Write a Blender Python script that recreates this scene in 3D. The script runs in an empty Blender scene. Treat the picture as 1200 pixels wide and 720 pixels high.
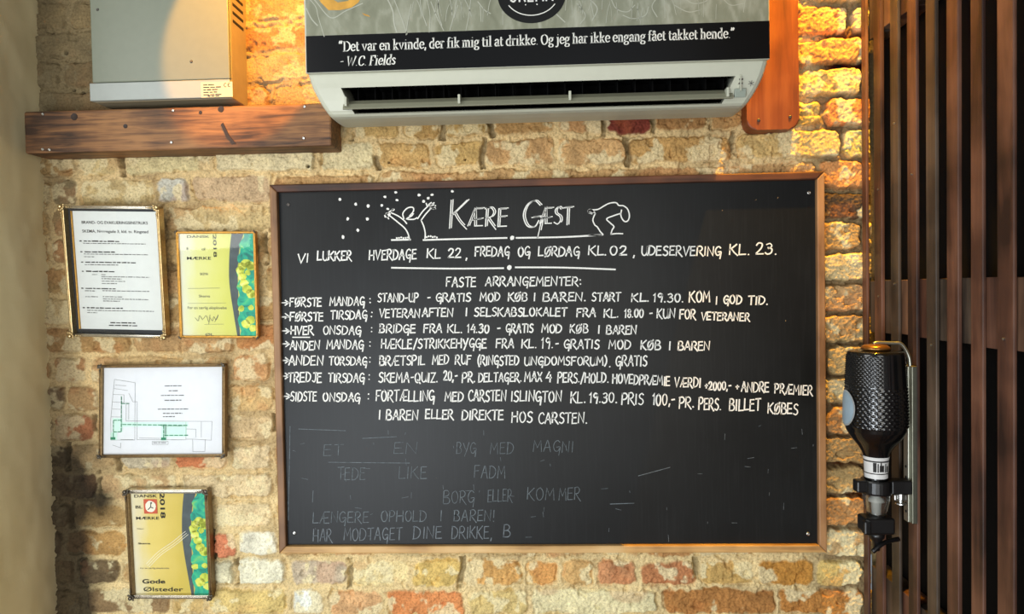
import bpy, bmesh, math, random
import numpy as np
from mathutils import Vector, Matrix
random.seed(7)
C = bpy.context.scene.collection
SC = bpy.context.scene
Z0 = 1.6                      # eye height above the floor
D = 1.6                       # camera distance from the brick wall (wall face at y = 0)
F = 843.3
RM = np.array([[0.9989416962446807, 0.04244011259609583, -0.017729194754160463],
               [0.016597551065102908, 0.026869969441926142, 0.9995011385890621],
               [-0.04289532378292002, 0.9987376239959225, -0.026137130916338014]])

# ------------------------------------------------------------------ camera, light, exposure
cam_d = bpy.data.cameras.new('camera'); cam = bpy.data.objects.new('camera', cam_d); C.objects.link(cam)
cam_d.sensor_width = 36.0; cam_d.lens = F / 1200 * 36.0; cam_d.clip_start = 0.02
mw = Matrix.Identity(4)
for i in range(3):
    mw[i][0], mw[i][1], mw[i][2] = RM[0][i], RM[1][i], -RM[2][i]
mw.translation = (0, -D, Z0)
cam.matrix_world = mw
SC.camera = cam
SC.view_settings.view_transform = 'Standard'; SC.view_settings.look = 'None'
SC.view_settings.exposure = 0.12; SC.view_settings.gamma = 1.0
SC.view_settings.use_curve_mapping = False
W = bpy.data.worlds.new('world'); SC.world = W; W.use_nodes = True
W.node_tree.nodes['Background'].inputs[0].default_value = (0.85, 0.93, 1.0, 1)
W.node_tree.nodes['Background'].inputs[1].default_value = 0.22

def light(name, kind, loc, target, energy, col, **kw):
    l = bpy.data.lights.new(name, kind); l.energy = energy; l.color = col
    for k, v in kw.items(): setattr(l, k, v)
    o = bpy.data.objects.new(name, l); C.objects.link(o); o.location = loc
    o.rotation_euler = (Vector(target) - Vector(loc)).to_track_quat('-Z', 'Y').to_euler()
    return o
# daylight: a high window at the left, then two added fill lights
light('window_daylight', 'AREA', (-1.85, -1.75, Z0 + 0.62), (0.0, 0, Z0 - 0.3), 24, (1.0, 0.99, 0.95), shape='RECTANGLE', size=1.2, size_y=1.3)
light('low_cool_fill', 'AREA', (-1.15, -3.0, Z0 - 0.9), (-0.3, 0, Z0 - 0.15), 58, (0.88, 0.945, 1.0), shape='RECTANGLE', size=1.1, size_y=1.1)  # unseen cool fill, added for the bluish sheen low on the board
light('room_fill', 'AREA', (0.7, -3.3, Z0 - 0.2), (0.0, 0, Z0 - 0.2), 47, (1.0, 0.97, 0.89), shape='RECTANGLE', size=2.2, size_y=1.8)  # unseen soft fill from behind the camera, added to lift the plaster
# two warm spot lamps above the frame, close to the wall
light('warm_spot_lamp', 'SPOT', (-0.455, -0.415, Z0 + 0.841), (-0.561, -0.145, Z0 + 0.648), 48, (1.0, 0.40, 0.015), spot_size=math.radians(42.6), spot_blend=0.12, shadow_soft_size=0.008)
light('warm_spot_lamp', 'SPOT', (0.635, -0.21, Z0 + 1.20), (0.66, -0.05, Z0 + 0.3), 165, (1.0, 0.51, 0.025), spot_size=math.radians(70), spot_blend=0.3, shadow_soft_size=0.01)

# ------------------------------------------------------------------ helpers
def ray(px, py):
    return RM.T @ np.array([(px - 600) / F, -(py - 360) / F, 1.0])
def at(px, py, d=0.0):         # point of the photo on the plane d in front of the wall
    w = ray(px, py); t = (D - d) / w[1]
    return Vector((t * w[0], -d, Z0 + t * w[2]))
def atx(px, py, X):            # point of the photo on the plane x = X
    w = ray(px, py); t = X / w[0]
    return Vector((X, -D + t * w[1], Z0 + t * w[2]))
def s2l(c):
    c = np.asarray(c, float) / 255
    return np.where(c <= .04045, c / 12.92, ((c + .055) / 1.055) ** 2.4)
def rgb(r, g, b): return tuple(float(v) for v in s2l((r, g, b))) + (1.0,)

class NT:
    def __init__(s, name):
        s.m = bpy.data.materials.new(name); s.m.use_nodes = True
        s.t = s.m.node_tree; s.n = s.t.nodes; s.b = s.n['Principled BSDF']
    def add(s, typ, **kw):
        n = s.n.new(typ)
        for k, v in kw.items():
            if k.startswith('i_'):
                key = k[2:]; key = int(key) if key.isdigit() else key.replace('_', ' ')
                n.inputs[key].default_value = v
            else: setattr(n, k, v)
        return n
    def link(s, a, ao, b, bi): s.t.links.new(a.outputs[ao], b.inputs[bi])
    def ramp(s, stops, src, out):
        r = s.add('ShaderNodeValToRGB'); e = r.color_ramp.elements
        while len(e) < len(stops): e.new(0.5)
        for el, (p, c) in zip(e, stops): el.position = p; el.color = c
        s.link(src, out, r, 0); return r
    def bump(s, src, out, strength, dist):
        b = s.add('ShaderNodeBump', i_Strength=strength, i_Distance=dist)
        s.link(src, out, b, 'Height'); s.link(b, 0, s.b, 'Normal'); return b
def plain(name, col, rough=0.5, metal=0.0, var=0.12, scale=60, spec=0.5, bump=0.0, coat=0.0):
    """one colour with a faint procedural mottling"""
    t = NT(name)
    tc = t.add('ShaderNodeTexCoord'); nz = t.add('ShaderNodeTexNoise', i_Scale=scale, i_Detail=4.0)
    t.link(tc, 'Object', nz, 'Vector')
    c = np.array(col[:3])
    r = t.ramp([(0.3, tuple(c * (1 - var)) + (1,)), (0.7, tuple(np.minimum(c * (1 + var), 1)) + (1,))], nz, 'Fac')
    t.link(r, 0, t.b, 'Base Color')
    t.b.inputs['Roughness'].default_value = rough; t.b.inputs['Metallic'].default_value = metal
    t.b.inputs['Specular IOR Level'].default_value = spec; t.b.inputs['Coat Weight'].default_value = coat
    if bump: t.bump(nz, 'Fac', bump, 0.002)
    return t.m
def wood(name, dark, mid, lightc, axis='X', rough=0.5, scale=1.0, spec=0.4, bump=0.25, knots=False):
    t = NT(name)
    tc = t.add('ShaderNodeTexCoord'); oi = t.add('ShaderNodeObjectInfo')
    mul = t.add('ShaderNodeVectorMath', operation='SCALE'); mul.inputs[0].default_value = (7.3, 3.1, 5.7); t.link(oi, 'Random', mul, 'Scale')
    ad = t.add('ShaderNodeVectorMath', operation='ADD'); t.link(tc, 'Object', ad, 0); t.link(mul, 0, ad, 1)
    mp = t.add('ShaderNodeMapping'); s = [38 * scale] * 3; s['XYZ'.index(axis)] = 2.2 * scale; mp.inputs['Scale'].default_value = s
    t.link(ad, 0, mp, 0)
    n1 = t.add('ShaderNodeTexNoise', i_Scale=1.0, i_Detail=6.0, i_Roughness=0.6, i_Distortion=0.6); t.link(mp, 0, n1, 'Vector')
    n2 = t.add('ShaderNodeTexNoise', i_Scale=7.0, i_Detail=3.0); t.link(ad, 0, n2, 'Vector')
    mx = t.add('ShaderNodeMath', operation='ADD'); t.link(n1, 'Fac', mx, 0)
    m2 = t.add('ShaderNodeMath', operation='MULTIPLY_ADD'); m2.inputs[1].default_value = 0.95; m2.inputs[2].default_value = -0.475
    t.link(n2, 'Fac', m2, 0); t.link(m2, 0, mx, 1)
    r = t.ramp([(0.3, dark), (0.5, mid), (0.72, lightc)], mx, 0)
    t.link(r, 0, t.b, 'Base Color')
    t.b.inputs['Roughness'].default_value = rough; t.b.inputs['Specular IOR Level'].default_value = spec
    t.bump(n1, 'Fac', bump, 0.002)
    return t.m

def thing(name, label, cat, loc, rot=None, group=None):
    o = bpy.data.objects.new(name, None); o.empty_display_size = 0.05; C.objects.link(o)
    o.location = loc
    if rot: o.rotation_euler = rot
    tag(o, label, cat, group); return o
def tag(o, label, cat, group=None):
    o['label'] = label; o['category'] = cat
    if group: o['group'] = group
def world_loc(p):
    v = Vector((0, 0, 0))
    while p: v += Vector(p.location); p = p.parent
    return v
def obj(name, verts, faces, mat, parent=None, local=False, smooth=False, label=None):
    """links ONE mesh object; world coordinates unless local"""
    m = bpy.data.meshes.new(name)
    if parent and not local:
        L = world_loc(parent); verts = [Vector(v) - L for v in verts]
    m.from_pydata([tuple(v) for v in verts], [], faces); m.update()
    o = bpy.data.objects.new(name, m); C.objects.link(o)
    if mat: m.materials.append(mat)
    if parent: o.parent = parent
    if smooth: m.shade_smooth()
    if label: o['label'] = label
    return o
def bmobj(name, bm, mat, parent=None, local=False, smooth=False, label=None):
    bmesh.ops.recalc_face_normals(bm, faces=bm.faces)
    bm.verts.ensure_lookup_table(); bm.verts.index_update()
    v = [x.co.copy() for x in bm.verts]; f = [[q.index for q in x.verts] for x in bm.faces]
    bm.free(); return obj(name, v, f, mat, parent, local, smooth, label)
def add_box(bm, x0, x1, y0, y1, z0, z1, bev=0.0, seg=2, rot=None):
    r = bmesh.ops.create_cube(bm, size=1.0)
    vs = r['verts']
    for v in vs: v.co = Vector(((x0 + x1) / 2 + v.co.x * (x1 - x0), (y0 + y1) / 2 + v.co.y * (y1 - y0), (z0 + z1) / 2 + v.co.z * (z1 - z0)))
    if rot: bmesh.ops.rotate(bm, verts=vs, cent=((x0 + x1) / 2, (y0 + y1) / 2, (z0 + z1) / 2), matrix=rot)
    if bev:
        es = list({e for v in vs for e in v.link_edges})
        bmesh.ops.bevel(bm, geom=es, offset=bev, segments=seg, profile=0.5, affect='EDGES')
def box(name, x0, x1, y0, y1, z0, z1, mat, parent=None, bev=0.001, local=False, rot=None, label=None):
    bm = bmesh.new(); add_box(bm, min(x0, x1), max(x0, x1), min(y0, y1), max(y0, y1), min(z0, z1), max(z0, z1), bev, rot=rot)
    return bmobj(name, bm, mat, parent, local, label=label)
def add_tube(bm, pts, rad, seg=10, cap=True):
    pts = [Vector(p) for p in pts]; rings = []
    rads = rad if isinstance(rad, (list, tuple)) else [rad] * len(pts)
    n0 = None
    for i, p in enumerate(pts):
        t = (pts[min(i + 1, len(pts) - 1)] - pts[max(i - 1, 0)]).normalized()
        if n0 is None:
            a = Vector((0, 0, 1)) if abs(t.z) < .9 else Vector((1, 0, 0)); n0 = t.cross(a).normalized()
        else: n0 = (n0 - t * n0.dot(t)).normalized()
        b = t.cross(n0)
        rings.append([bm.verts.new(p + (n0 * math.cos(2 * math.pi * k / seg) + b * math.sin(2 * math.pi * k / seg)) * rads[i]) for k in range(seg)])
    for a, b in zip(rings, rings[1:]):
        for k in range(seg): bm.faces.new((a[k], a[(k + 1) % seg], b[(k + 1) % seg], b[k]))
    if cap: bm.faces.new(rings[0][::-1]); bm.faces.new(rings[-1])
def add_lathe(bm, prof, c, seg=32, axis='Z', cap=True):
    """prof: (radius, height along axis)"""
    rings = []
    for r, h in prof:
        ring = []
        for k in range(seg):
            a = 2 * math.pi * k / seg; u, v = r * math.cos(a), r * math.sin(a)
            p = {'Z': (u, v, h), 'Y': (u, h, v), 'X': (h, u, v)}[axis]
            ring.append(bm.verts.new(Vector(c) + Vector(p)))
        rings.append(ring)
    for a, b in zip(rings, rings[1:]):
        for k in range(seg): bm.faces.new((a[k], a[(k + 1) % seg], b[(k + 1) % seg], b[k]))
    if cap: bm.faces.new(rings[0][::-1]); bm.faces.new(rings[-1])
def add_prism(bm, poly, y0, y1):
    """poly: (x, z) outline, extruded from y0 to y1"""
    a = [bm.verts.new((x, y0, z)) for x, z in poly]; b = [bm.verts.new((x, y1, z)) for x, z in poly]
    n = len(poly); bm.faces.new(a); bm.faces.new(b[::-1])
    for i in range(n): bm.faces.new((a[i], b[i], b[(i + 1) % n], a[(i + 1) % n]))
def screw(name, p, r, mat, parent):
    bm = bmesh.new(); add_lathe(bm, [(r, 0.0008), (r, -0.0004), (r * .75, -0.0014), (r * .3, -0.0018), (r * .25, -0.0012)], p, 12, 'Y')
    return bmobj(name, bm, mat, parent, smooth=True)

# ------------------------------------------------------------------ writing: stroke alphabets
def catmull(p, n=6):
    p = [np.array(q, float) for q in p]
    if len(p) < 3: return p
    q = [2 * p[0] - p[1]] + p + [2 * p[-1] - p[-2]]; out = []
    for i in range(1, len(q) - 2):
        for k in range(n):
            t = k / n
            out.append(.5 * ((2 * q[i]) + (q[i + 1] - q[i - 1]) * t + (2 * q[i - 1] - 5 * q[i] + 4 * q[i + 1] - q[i + 2]) * t * t + (3 * q[i] - q[i - 1] - 3 * q[i + 1] + q[i + 2]) * t ** 3))
    return out + [p[-1]]
def parse(s):
    out = []
    for st in s.split('|'):
        sm = st.startswith('~'); st = st.lstrip('~')
        pts = [tuple(float(v) for v in q.split(',')) for q in st.split()]
        out.append(catmull(pts) if sm else [np.array(p) for p in pts])
    return out
HAND = {  # capitals of a quick chalk hand
 'A': (.62, "0,0 .30,1.02 .36,1 .60,-.04|.10,.38 .56,.40"), 'B': (.56, "0,0 .03,1|~.0,1 .30,1.02 .46,.82 .36,.60 .06,.52|~.06,.52 .40,.50 .55,.26 .40,.02 -.02,0"),
 'C': (.55, "~.56,.82 .40,1.02 .14,.88 .02,.48 .14,.08 .36,-.03 .58,.10"), 'D': (.60, "0,0 .03,1|~-.04,1 .26,.98 .54,.74 .56,.38 .34,.06 -.04,-.02"),
 'E': (.50, ".46,1 .02,.98 0,0 .50,.02|.02,.52 .40,.54"), 'F': (.48, ".50,1 .02,.98 0,-.02|.02,.52 .38,.54"),
 'G': (.60, "~.54,.86 .36,1.02 .12,.86 .02,.48 .16,.10 .40,.08 .52,.30|~.28,.44 .58,.46 .56,.10 .50,-.30"),
 'H': (.60, "0,0 .02,1|.54,1.02 .56,-.02|.02,.50 .55,.53"), 'I': (.16, ".06,0 .08,.96"), 'J': (.44, ".10,1 .48,1.02|~.34,1 .36,.30 .22,-.02 0,.12"),
 'K': (.58, "0,0 .02,1|.54,1.0 .03,.46|~.14,.54 .34,.22 .60,-.06"), 'L': (.48, ".02,1 0,0 .50,.03"), 'M': (.72, "0,0 .08,1 .34,.34 .62,1 .70,-.02"),
 'N': (.62, "0,0 .03,1 .54,.02 .58,1.04"), 'O': (.60, "~.30,1 .08,.82 .02,.44 .16,.04 .38,.0 .56,.30 .54,.72 .34,1 .26,.98"),
 'P': (.52, "0,-.04 .03,1|~-.04,.98 .30,1.04 .50,.80 .36,.52 .04,.44"), 'Q': (.62, "~.30,1 .08,.82 .02,.44 .16,.04 .38,.0 .56,.30 .54,.72 .34,1 .26,.98|.34,.22 .66,-.18"),
 'R': (.56, "0,0 .03,1|~-.04,.98 .30,1.04 .48,.80 .34,.54 .04,.48|~.14,.50 .34,.24 .62,-.10"), 'S': (.50, "~.48,.90 .30,1.02 .08,.86 .12,.62 .40,.44 .46,.18 .26,-.02 .0,.08"),
 'T': (.54, "-.02,.98 .58,1.02|.28,1 .27,0"), 'U': (.58, "~.02,1 .02,.30 .18,.0 .40,.04 .54,.36 .56,1|.56,1 .57,0"), 'V': (.58, "0,1 .26,0 .58,1.04"),
 'W': (.8, "0,1 .2,0 .4,.8 .6,0 .8,1"), 'X': (.55, "0,1 .55,0|.55,1 0,0"), 'Y': (.58, "0,1 .24,.44|~.58,1.02 .44,.60 .30,.16 .12,-.26"), 'Z': (.50, "0,.98 .5,1 0,0 .5,.02"),
 'Æ': (.84, "0,0 .36,1 .40,0 .86,.02|.14,.36 .74,.46|.36,1 .84,1.02"), 'Ø': (.62, "~.30,1 .08,.82 .02,.44 .16,.04 .38,.0 .56,.30 .54,.72 .34,1 .26,.98|.04,-.08 .58,1.08"), 'Å': (.62, "0,0 .30,.9 .60,0|.10,.35 .5,.35|~.3,.95 .22,1.1 .36,1.1 .3,.95"),
 '0': (.50, "~.26,1 .06,.80 .02,.40 .16,.02 .36,.04 .48,.40 .44,.80 .24,1"), '1': (.20, ".0,.78 .14,1 .12,0"), '2': (.50, "~.02,.78 .18,1 .42,.90 .36,.52 .02,.04|.02,.04 .54,.06"),
 '3': (.48, "~.04,.90 .28,1.0 .42,.76 .18,.54|~.18,.54 .46,.42 .42,.08 .18,-.04 .0,.08"), '4': (.50, ".30,1 .02,.36 .52,.40|.42,.72 .40,-.04"), '5': (.5, ".48,1 .1,1 .06,.56|~.06,.56 .36,.6 .48,.3 .3,.0 .02,.06"),
 '7': (.48, "0,.98 .48,1 .16,0"), '8': (.48, "~.40,.86 .22,1 .06,.80 .24,.54 .44,.26 .26,-.01 .04,.20 .20,.50 .42,.76 .38,.90"), '9': (.46, "~.40,.88 .18,1 .04,.74 .20,.54 .40,.74 .42,.90 .40,.40 .34,-.04"),
 '.': (.14, ".03,.02 .08,.05"), ',': (.16, ".10,.08 .03,-.18"), ':': (.16, ".06,.22 .08,.26|.08,.68 .09,.73"), '-': (.36, ".02,.46 .32,.50"), '+': (.42, ".02,.48 .40,.50|.21,.74 .20,.24"),
 '/': (.40, "0,-.12 .40,1.12"), '(': (.24, "~.24,1.15 .06,.80 .04,.30 .22,-.18"), ')': (.24, "~0,1.15 .18,.80 .20,.30 .02,-.18"), '!': (.16, ".08,1 .07,.3|.07,.05 .08,0"), '>': (.6, "0,.5 .62,.52|.36,.84 .64,.52 .38,.22"), ' ': (.40, None)}
GAP = 0.17
def layout(text, font, gap=GAP):
    """strokes in units of the cap height, total width"""
    x = 0; out = []
    for ch in text:
        w, s = font[ch]
        if s:
            for st in parse(s): out.append([p + np.array([x, 0]) for p in st])
        x += w + gap
    return out, x - gap
class Ribbon:
    """flat marks on a plane facing the room: collected strokes -> one mesh"""
    def __init__(s): s.v = []; s.f = []
    def stroke(s, pts, w, wfun=None, cap=True):
        P = [np.array(p, float) for p in pts]
        Q = [P[0]]
        for p in P[1:]:
            if np.linalg.norm(p - Q[-1]) > 1e-6: Q.append(p)
        if len(Q) < 2: return
        base = len(s.v); n = len(Q)
        for i in range(n):
            d0 = Q[i] - Q[i - 1] if i else Q[1] - Q[0]; d1 = Q[i + 1] - Q[i] if i < n - 1 else d0
            d0 = d0 / np.linalg.norm(d0); d1 = d1 / np.linalg.norm(d1); t = d0 + d1
            if np.linalg.norm(t) < .3: t = d1
            t = t / np.linalg.norm(t); nn = np.array([-t[1], t[0]])
            k = 1 / max(.6, abs(np.dot(t, d1)))
            ww = (wfun(t) if wfun else w) * k / 2
            c = Q[i]
            if cap and i == 0: c = c - d1 * ww * .6
            if cap and i == n - 1: c = c + d0 * ww * .6
            s.v += [c + nn * ww, c - nn * ww]
        for i in range(n - 1):
            a = base + 2 * i; s.f.append((a, a + 1, a + 3, a + 2))
    def poly(s, pts):
        b = len(s.v); s.v += [np.array(p, float) for p in pts]; s.f.append(tuple(range(b, b + len(pts))))
    def blob(s, c, rx, rz, n=8, jit=.25):
        s.poly([(c[0] + rx * math.cos(2 * math.pi * k / n) * random.uniform(1 - jit, 1 + jit), c[1] + rz * math.sin(2 * math.pi * k / n) * random.uniform(1 - jit, 1 + jit)) for k in range(n)])
    def build(s, name, y, mat, parent, local=False, label=None):
        # marks that lie far apart become marks of their own
        V = np.array(s.v); n = len(V); root = np.arange(n)
        def find(i):
            while root[i] != i: i = root[i]
            return i
        for f in s.f:
            a = find(f[0])
            for q in f[1:]: root[find(q)] = a
        R = np.array([find(i) for i in range(n)]); ids, isl = np.unique(R, return_inverse=True); k = len(ids)
        lo = np.full((k, 2), 9e9); hi = np.full((k, 2), -9e9); np.minimum.at(lo, isl, V); np.maximum.at(hi, isl, V)
        size = (hi - lo).max(axis=1); gap = np.maximum(0, np.maximum(lo[:, None] - hi[None], lo[None] - hi[:, None]))
        near = np.sqrt((gap ** 2).sum(axis=2)) <= np.maximum(.0195, .49 * np.maximum(size[:, None], size[None]))
        comp = -np.ones(k, int); c = 0
        for i in range(k):
            if comp[i] >= 0: continue
            st = [i]; comp[i] = c
            while st:
                for j in np.nonzero(near[st.pop()] & (comp < 0))[0]: comp[j] = c; st.append(j)
            c += 1
        first = None
        for q in range(c):
            fs = [f for f in s.f if comp[isl[f[0]]] == q]; use = sorted({i for f in fs for i in f}); mp = {i: a for a, i in enumerate(use)}
            o = obj(name, [(V[i][0], y, V[i][1]) for i in use], [tuple(mp[i] for i in f) for f in fs], mat, parent, local, label=label)
            first = first or o
        return first

# ------------------------------------------------------------------ numpy noise
def vnoise(X, Z, seed):
    xi = np.floor(X).astype(np.int64); zi = np.floor(Z).astype(np.int64); fx = X - xi; fz = Z - zi
    fx = fx * fx * (3 - 2 * fx); fz = fz * fz * (3 - 2 * fz)
    def h(a, b):
        n = (a * 374761393 + b * 668265263 + seed * 982451653) & 0x7fffffff
        n = ((n ^ (n >> 13)) * 1274126177) & 0x7fffffff
        n = n ^ (n >> 16)
        return (n & 0xffff) / 65535.0
    return (h(xi, zi) * (1 - fx) + h(xi + 1, zi) * fx) * (1 - fz) + (h(xi, zi + 1) * (1 - fx) + h(xi + 1, zi + 1) * fx) * fz
def fbm(X, Z, scale, octv, seed, rough=.55):
    a = 1; s = 0; tot = 0
    for o in range(octv):
        s = s + a * vnoise(X * scale * 2 ** o + 17.3 * o, Z * scale * 2 ** o - 9.1 * o, seed + o); tot += a; a *= rough
    return s / tot
def sst(a, b, x):
    t = np.clip((x - a) / (b - a), 0, 1); return t * t * (3 - 2 * t)

# ------------------------------------------------------------------ the setting: brick wall
PITCH = 0.0673; ZJ = Z0 + 0.268
TAN = [(196, 162, 108), (186, 150, 98), (204, 172, 118), (178, 140, 90), (190, 152, 104), (208, 180, 130), (182, 132, 82)]
# course number: photo height of the course, joints (photo x; 'd' = dark open joint), colours between them
ROWS = {
 -6: (18, [900, 1040], [(222, 182, 110)]), -5: (35, [880, 1000], [(214, 150, 88)]), -4: (66, [890, 1016], [(212, 152, 88)]),
 -3: (100, [890, 1012], [(224, 184, 112)]),
 -2: (152, ['412d', 471, '518d', '577d', 651, '707d', '766d', '829d', 870, 966, 1040],
      [(200, 164, 104), (196, 156, 96), (198, 160, 98), (188, 146, 92), (186, 140, 92), (132, 62, 48), (178, 132, 82), (186, 142, 90), (206, 170, 100), (205, 130, 76)]),
 -1: (185, [85, '139d', 250, 372, '441d', 505, '567d', 651, '735d', '860d', 988, 1060],
      [(196, 172, 122), (208, 190, 142), (216, 198, 156), (212, 194, 150), (196, 158, 100), (196, 160, 100), (192, 150, 100), (200, 158, 106), (192, 150, 92), (206, 172, 112), (210, 180, 110)]),
 0: (222, [60, 92, 180, 222, 318, 440, 960, 1040], [(150, 130, 95), (198, 172, 122), (190, 184, 168), (198, 168, 130), (190, 150, 100), (190, 150, 100), (206, 140, 84)]),
 1: (258, [60, 190, '318d', 440, 950, 1060], [(170, 140, 98), (200, 174, 124), (190, 150, 100), (190, 150, 100), (92, 70, 50)]),
 2: (290, [60, 130, '310d', 420], [(160, 128, 88), (196, 164, 112), (186, 150, 100)]),
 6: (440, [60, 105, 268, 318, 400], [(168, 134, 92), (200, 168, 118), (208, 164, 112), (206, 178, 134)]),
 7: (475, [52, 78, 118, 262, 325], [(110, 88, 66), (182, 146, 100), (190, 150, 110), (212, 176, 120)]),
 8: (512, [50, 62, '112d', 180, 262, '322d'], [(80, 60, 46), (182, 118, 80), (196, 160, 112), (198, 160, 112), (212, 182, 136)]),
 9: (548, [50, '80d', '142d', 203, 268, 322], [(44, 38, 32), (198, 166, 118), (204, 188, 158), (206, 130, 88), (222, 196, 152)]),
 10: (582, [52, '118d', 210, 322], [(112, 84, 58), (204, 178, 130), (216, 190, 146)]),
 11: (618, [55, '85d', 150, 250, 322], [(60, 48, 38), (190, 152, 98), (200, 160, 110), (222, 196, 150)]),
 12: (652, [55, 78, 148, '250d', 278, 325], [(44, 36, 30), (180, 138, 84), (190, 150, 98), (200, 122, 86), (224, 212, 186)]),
 13: (674, [90, 140, 244, '274d', 337, '409d', 480, '540d', 614, 655, 698, 749, '818d', 886, 956, 1012],
      [(120, 98, 70), (186, 150, 102), (214, 200, 164), (228, 216, 186), (192, 170, 142), (222, 196, 142), (212, 176, 104), (208, 156, 92), (214, 158, 92), (206, 162, 104), (190, 132, 90), (182, 120, 78), (206, 164, 98), (188, 130, 60), (214, 178, 108)]),
 14: (712, [100, 200, 244, 338, 380, 450, 548, 620, 775, 912, 1015],
      [(150, 120, 84), (200, 166, 108), (206, 176, 112), (226, 220, 204), (208, 160, 112), (214, 138, 84), (210, 180, 118), (222, 204, 158), (170, 116, 64), (182, 122, 62)]),
}
def build_wall():
    rng = random.Random(11)
    x0, x1, z0, z1, st = -1.16, 0.715, Z0 - 0.86, Z0 + 0.80, 0.0018
    nx = int((x1 - x0) / st) + 1; nz = int((z1 - z0) / st) + 1
    X, Z = np.meshgrid(np.linspace(x0, x1, nx), np.linspace(z0, z1, nz))
    wx = (fbm(X, Z, 14, 3, 3) - .5) * .020 + (fbm(X, Z, 70, 2, 33) - .5) * .008
    wz = (fbm(X, Z, 9, 3, 5) - .5) * .018 + (fbm(X, Z, 80, 2, 55) - .5) * .009
    U = X + wx; V = Z + wz
    row = np.floor((ZJ - V) / PITCH).astype(int); dz = (ZJ - V) - row * PITCH
    ed = np.zeros_like(X); dark = np.zeros_like(X); col = np.zeros(X.shape + (3,)); off = np.zeros_like(X); tilt = np.zeros_like(X)
    for r in range(row.min(), row.max() + 1):
        m = row == r
        if not m.any(): continue
        js, cs = [], []
        if r in ROWS:
            y, j, c = ROWS[r]
            for q in j:
                dk = isinstance(q, str); px = float(q[:-1]) if dk else q
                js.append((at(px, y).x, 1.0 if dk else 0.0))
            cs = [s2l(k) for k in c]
        else: js = [(x0 + rng.uniform(-.1, 0), 0)]
        while js[-1][0] < x1 + .05:
            js.append((js[-1][0] + rng.choice([.24, .24, .12]) + rng.uniform(-.012, .012), float(rng.random() < .12))); cs.append(s2l(rng.choice(TAN)))
        while js[0][0] > x0 - .05:
            js.insert(0, (js[0][0] - rng.choice([.24, .12]), 0)); cs.insert(0, s2l(rng.choice(TAN)))
        jx = np.array([a for a, _ in js]); jd = np.array([a for _, a in js]); ca = np.array(cs)
        u = U[m]; k = np.clip(np.searchsorted(jx, u) - 1, 0, len(cs) - 1)
        dl, dr = u - jx[k], jx[k + 1] - u
        dh = np.minimum(dl, dr); dd = np.where(dl < dr, jd[k], jd[k + 1])
        dv = np.minimum(dz[m], PITCH - dz[m])
        a = np.maximum(.020 - dh, 0); b = np.maximum(.020 - dv, 0)
        ed[m] = np.where((a > 0) & (b > 0), .020 - np.sqrt(a * a + b * b), np.minimum(dh, dv))
        dark[m] = dd * sst(.0075, .0035, dh)
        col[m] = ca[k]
        ro = np.array([rng.uniform(-.003, .003) for _ in cs]); off[m] = ro[k]
        rt = np.array([rng.uniform(-.05, .05) for _ in cs]); tilt[m] = rt[k] * (u - (jx[k] + jx[k + 1]) / 2)
    right = sst(.55, .64, X)                       # the strip by the screen has open beds, the rest is smeared flush
    dark = dark * sst(.36, .50, fbm(X, Z, 26, 3, 25))
    jw = .0035 + .006 * fbm(X, Z, 11, 2, 21) - .0015 * right
    brick = sst(-.0028, .0032, ed - jw)
    big = fbm(X, Z, 5, 3, 71); mid = fbm(X, Z, 28, 4, 81); fine = fbm(X, Z, 140, 3, 91, .7)
    smear = (.25 + .75 * sst(.40, .58, fbm(X, Z, 17, 4, 101))) * (1 - .8 * right)
    low = sst(Z0 - .30, Z0 - .60, Z)
    smear = np.clip(smear + .25 * low, 0, 1)
    rec = (.004 + .006 * fbm(X, Z, 8, 2, 41) + .012 * right) * (1 - .75 * smear)
    crack = sst(.53, .60, fbm(X, Z, 22, 3, 131)) * sst(.0045, .001, np.abs(ed - jw)) * .007
    H = brick * (off + np.clip(tilt, -.004, .004)) - (1 - brick) * rec - dark * .017 - crack
    calm = 1 - .5 * np.maximum(right, sst(Z0 + .33, Z0 + .40, Z))
    H += calm * (mid - .5) * .008 + calm * (fine - .5) * .008 + (fbm(X, Z, 300, 1, 95) - .5) * .0022 + (big - .5) * .006
    H -= sst(.70, .80, fbm(X, Z, 45, 2, 151)) * .006
    # colour of the stuff itself: brick, lime mortar, old plaster left on the faces, soot
    mort = np.array(s2l((220, 190, 138)))[None, None] * (.80 + .4 * mid[..., None])
    cb = col * (.62 + .76 * fbm(X, Z, 40, 4, 161)[..., None])
    red = sst(.60, .72, fbm(X, Z, 12, 3, 171))[..., None] * .22
    cb = cb * (1 - red) + np.array(s2l((196, 112, 62))) * red
    plas = (sst(.56, .63, fbm(X, Z, 24, 4, 181)) * .75)[..., None]
    cb = cb * (1 - plas) + np.array(s2l((228, 208, 162))) * plas
    bb = brick[..., None]
    dm = right[..., None] * .75 + sst(.5, .9, fbm(X, Z, 9, 3, 201))[..., None] * .5
    mort = mort * (1 - dm) + np.array(s2l((96, 66, 40))) * dm
    colr = cb * bb + mort * (1 - bb)
    holes = np.zeros_like(X)
    for (px, py, rr) in [(361, 195, .005), (62, 38, .005), (78, 62, .006), (85, 105, .004), (95, 108, .004), (455, 190, .003), (545, 187, .003)]:
        c = at(px, py); holes = np.maximum(holes, sst(rr, rr * .5, np.hypot(X - c.x, Z - c.z)))
    H -= holes * .012
    colr = colr * (1 - .85 * np.maximum(holes, .6 * dark)[..., None])
    tone = np.array(s2l((214, 186, 128))) / np.array(s2l((196, 162, 108)))
    colr = colr * (1 + (tone - 1) * (.25 + .5 * low + .4 * right)[..., None])
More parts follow.
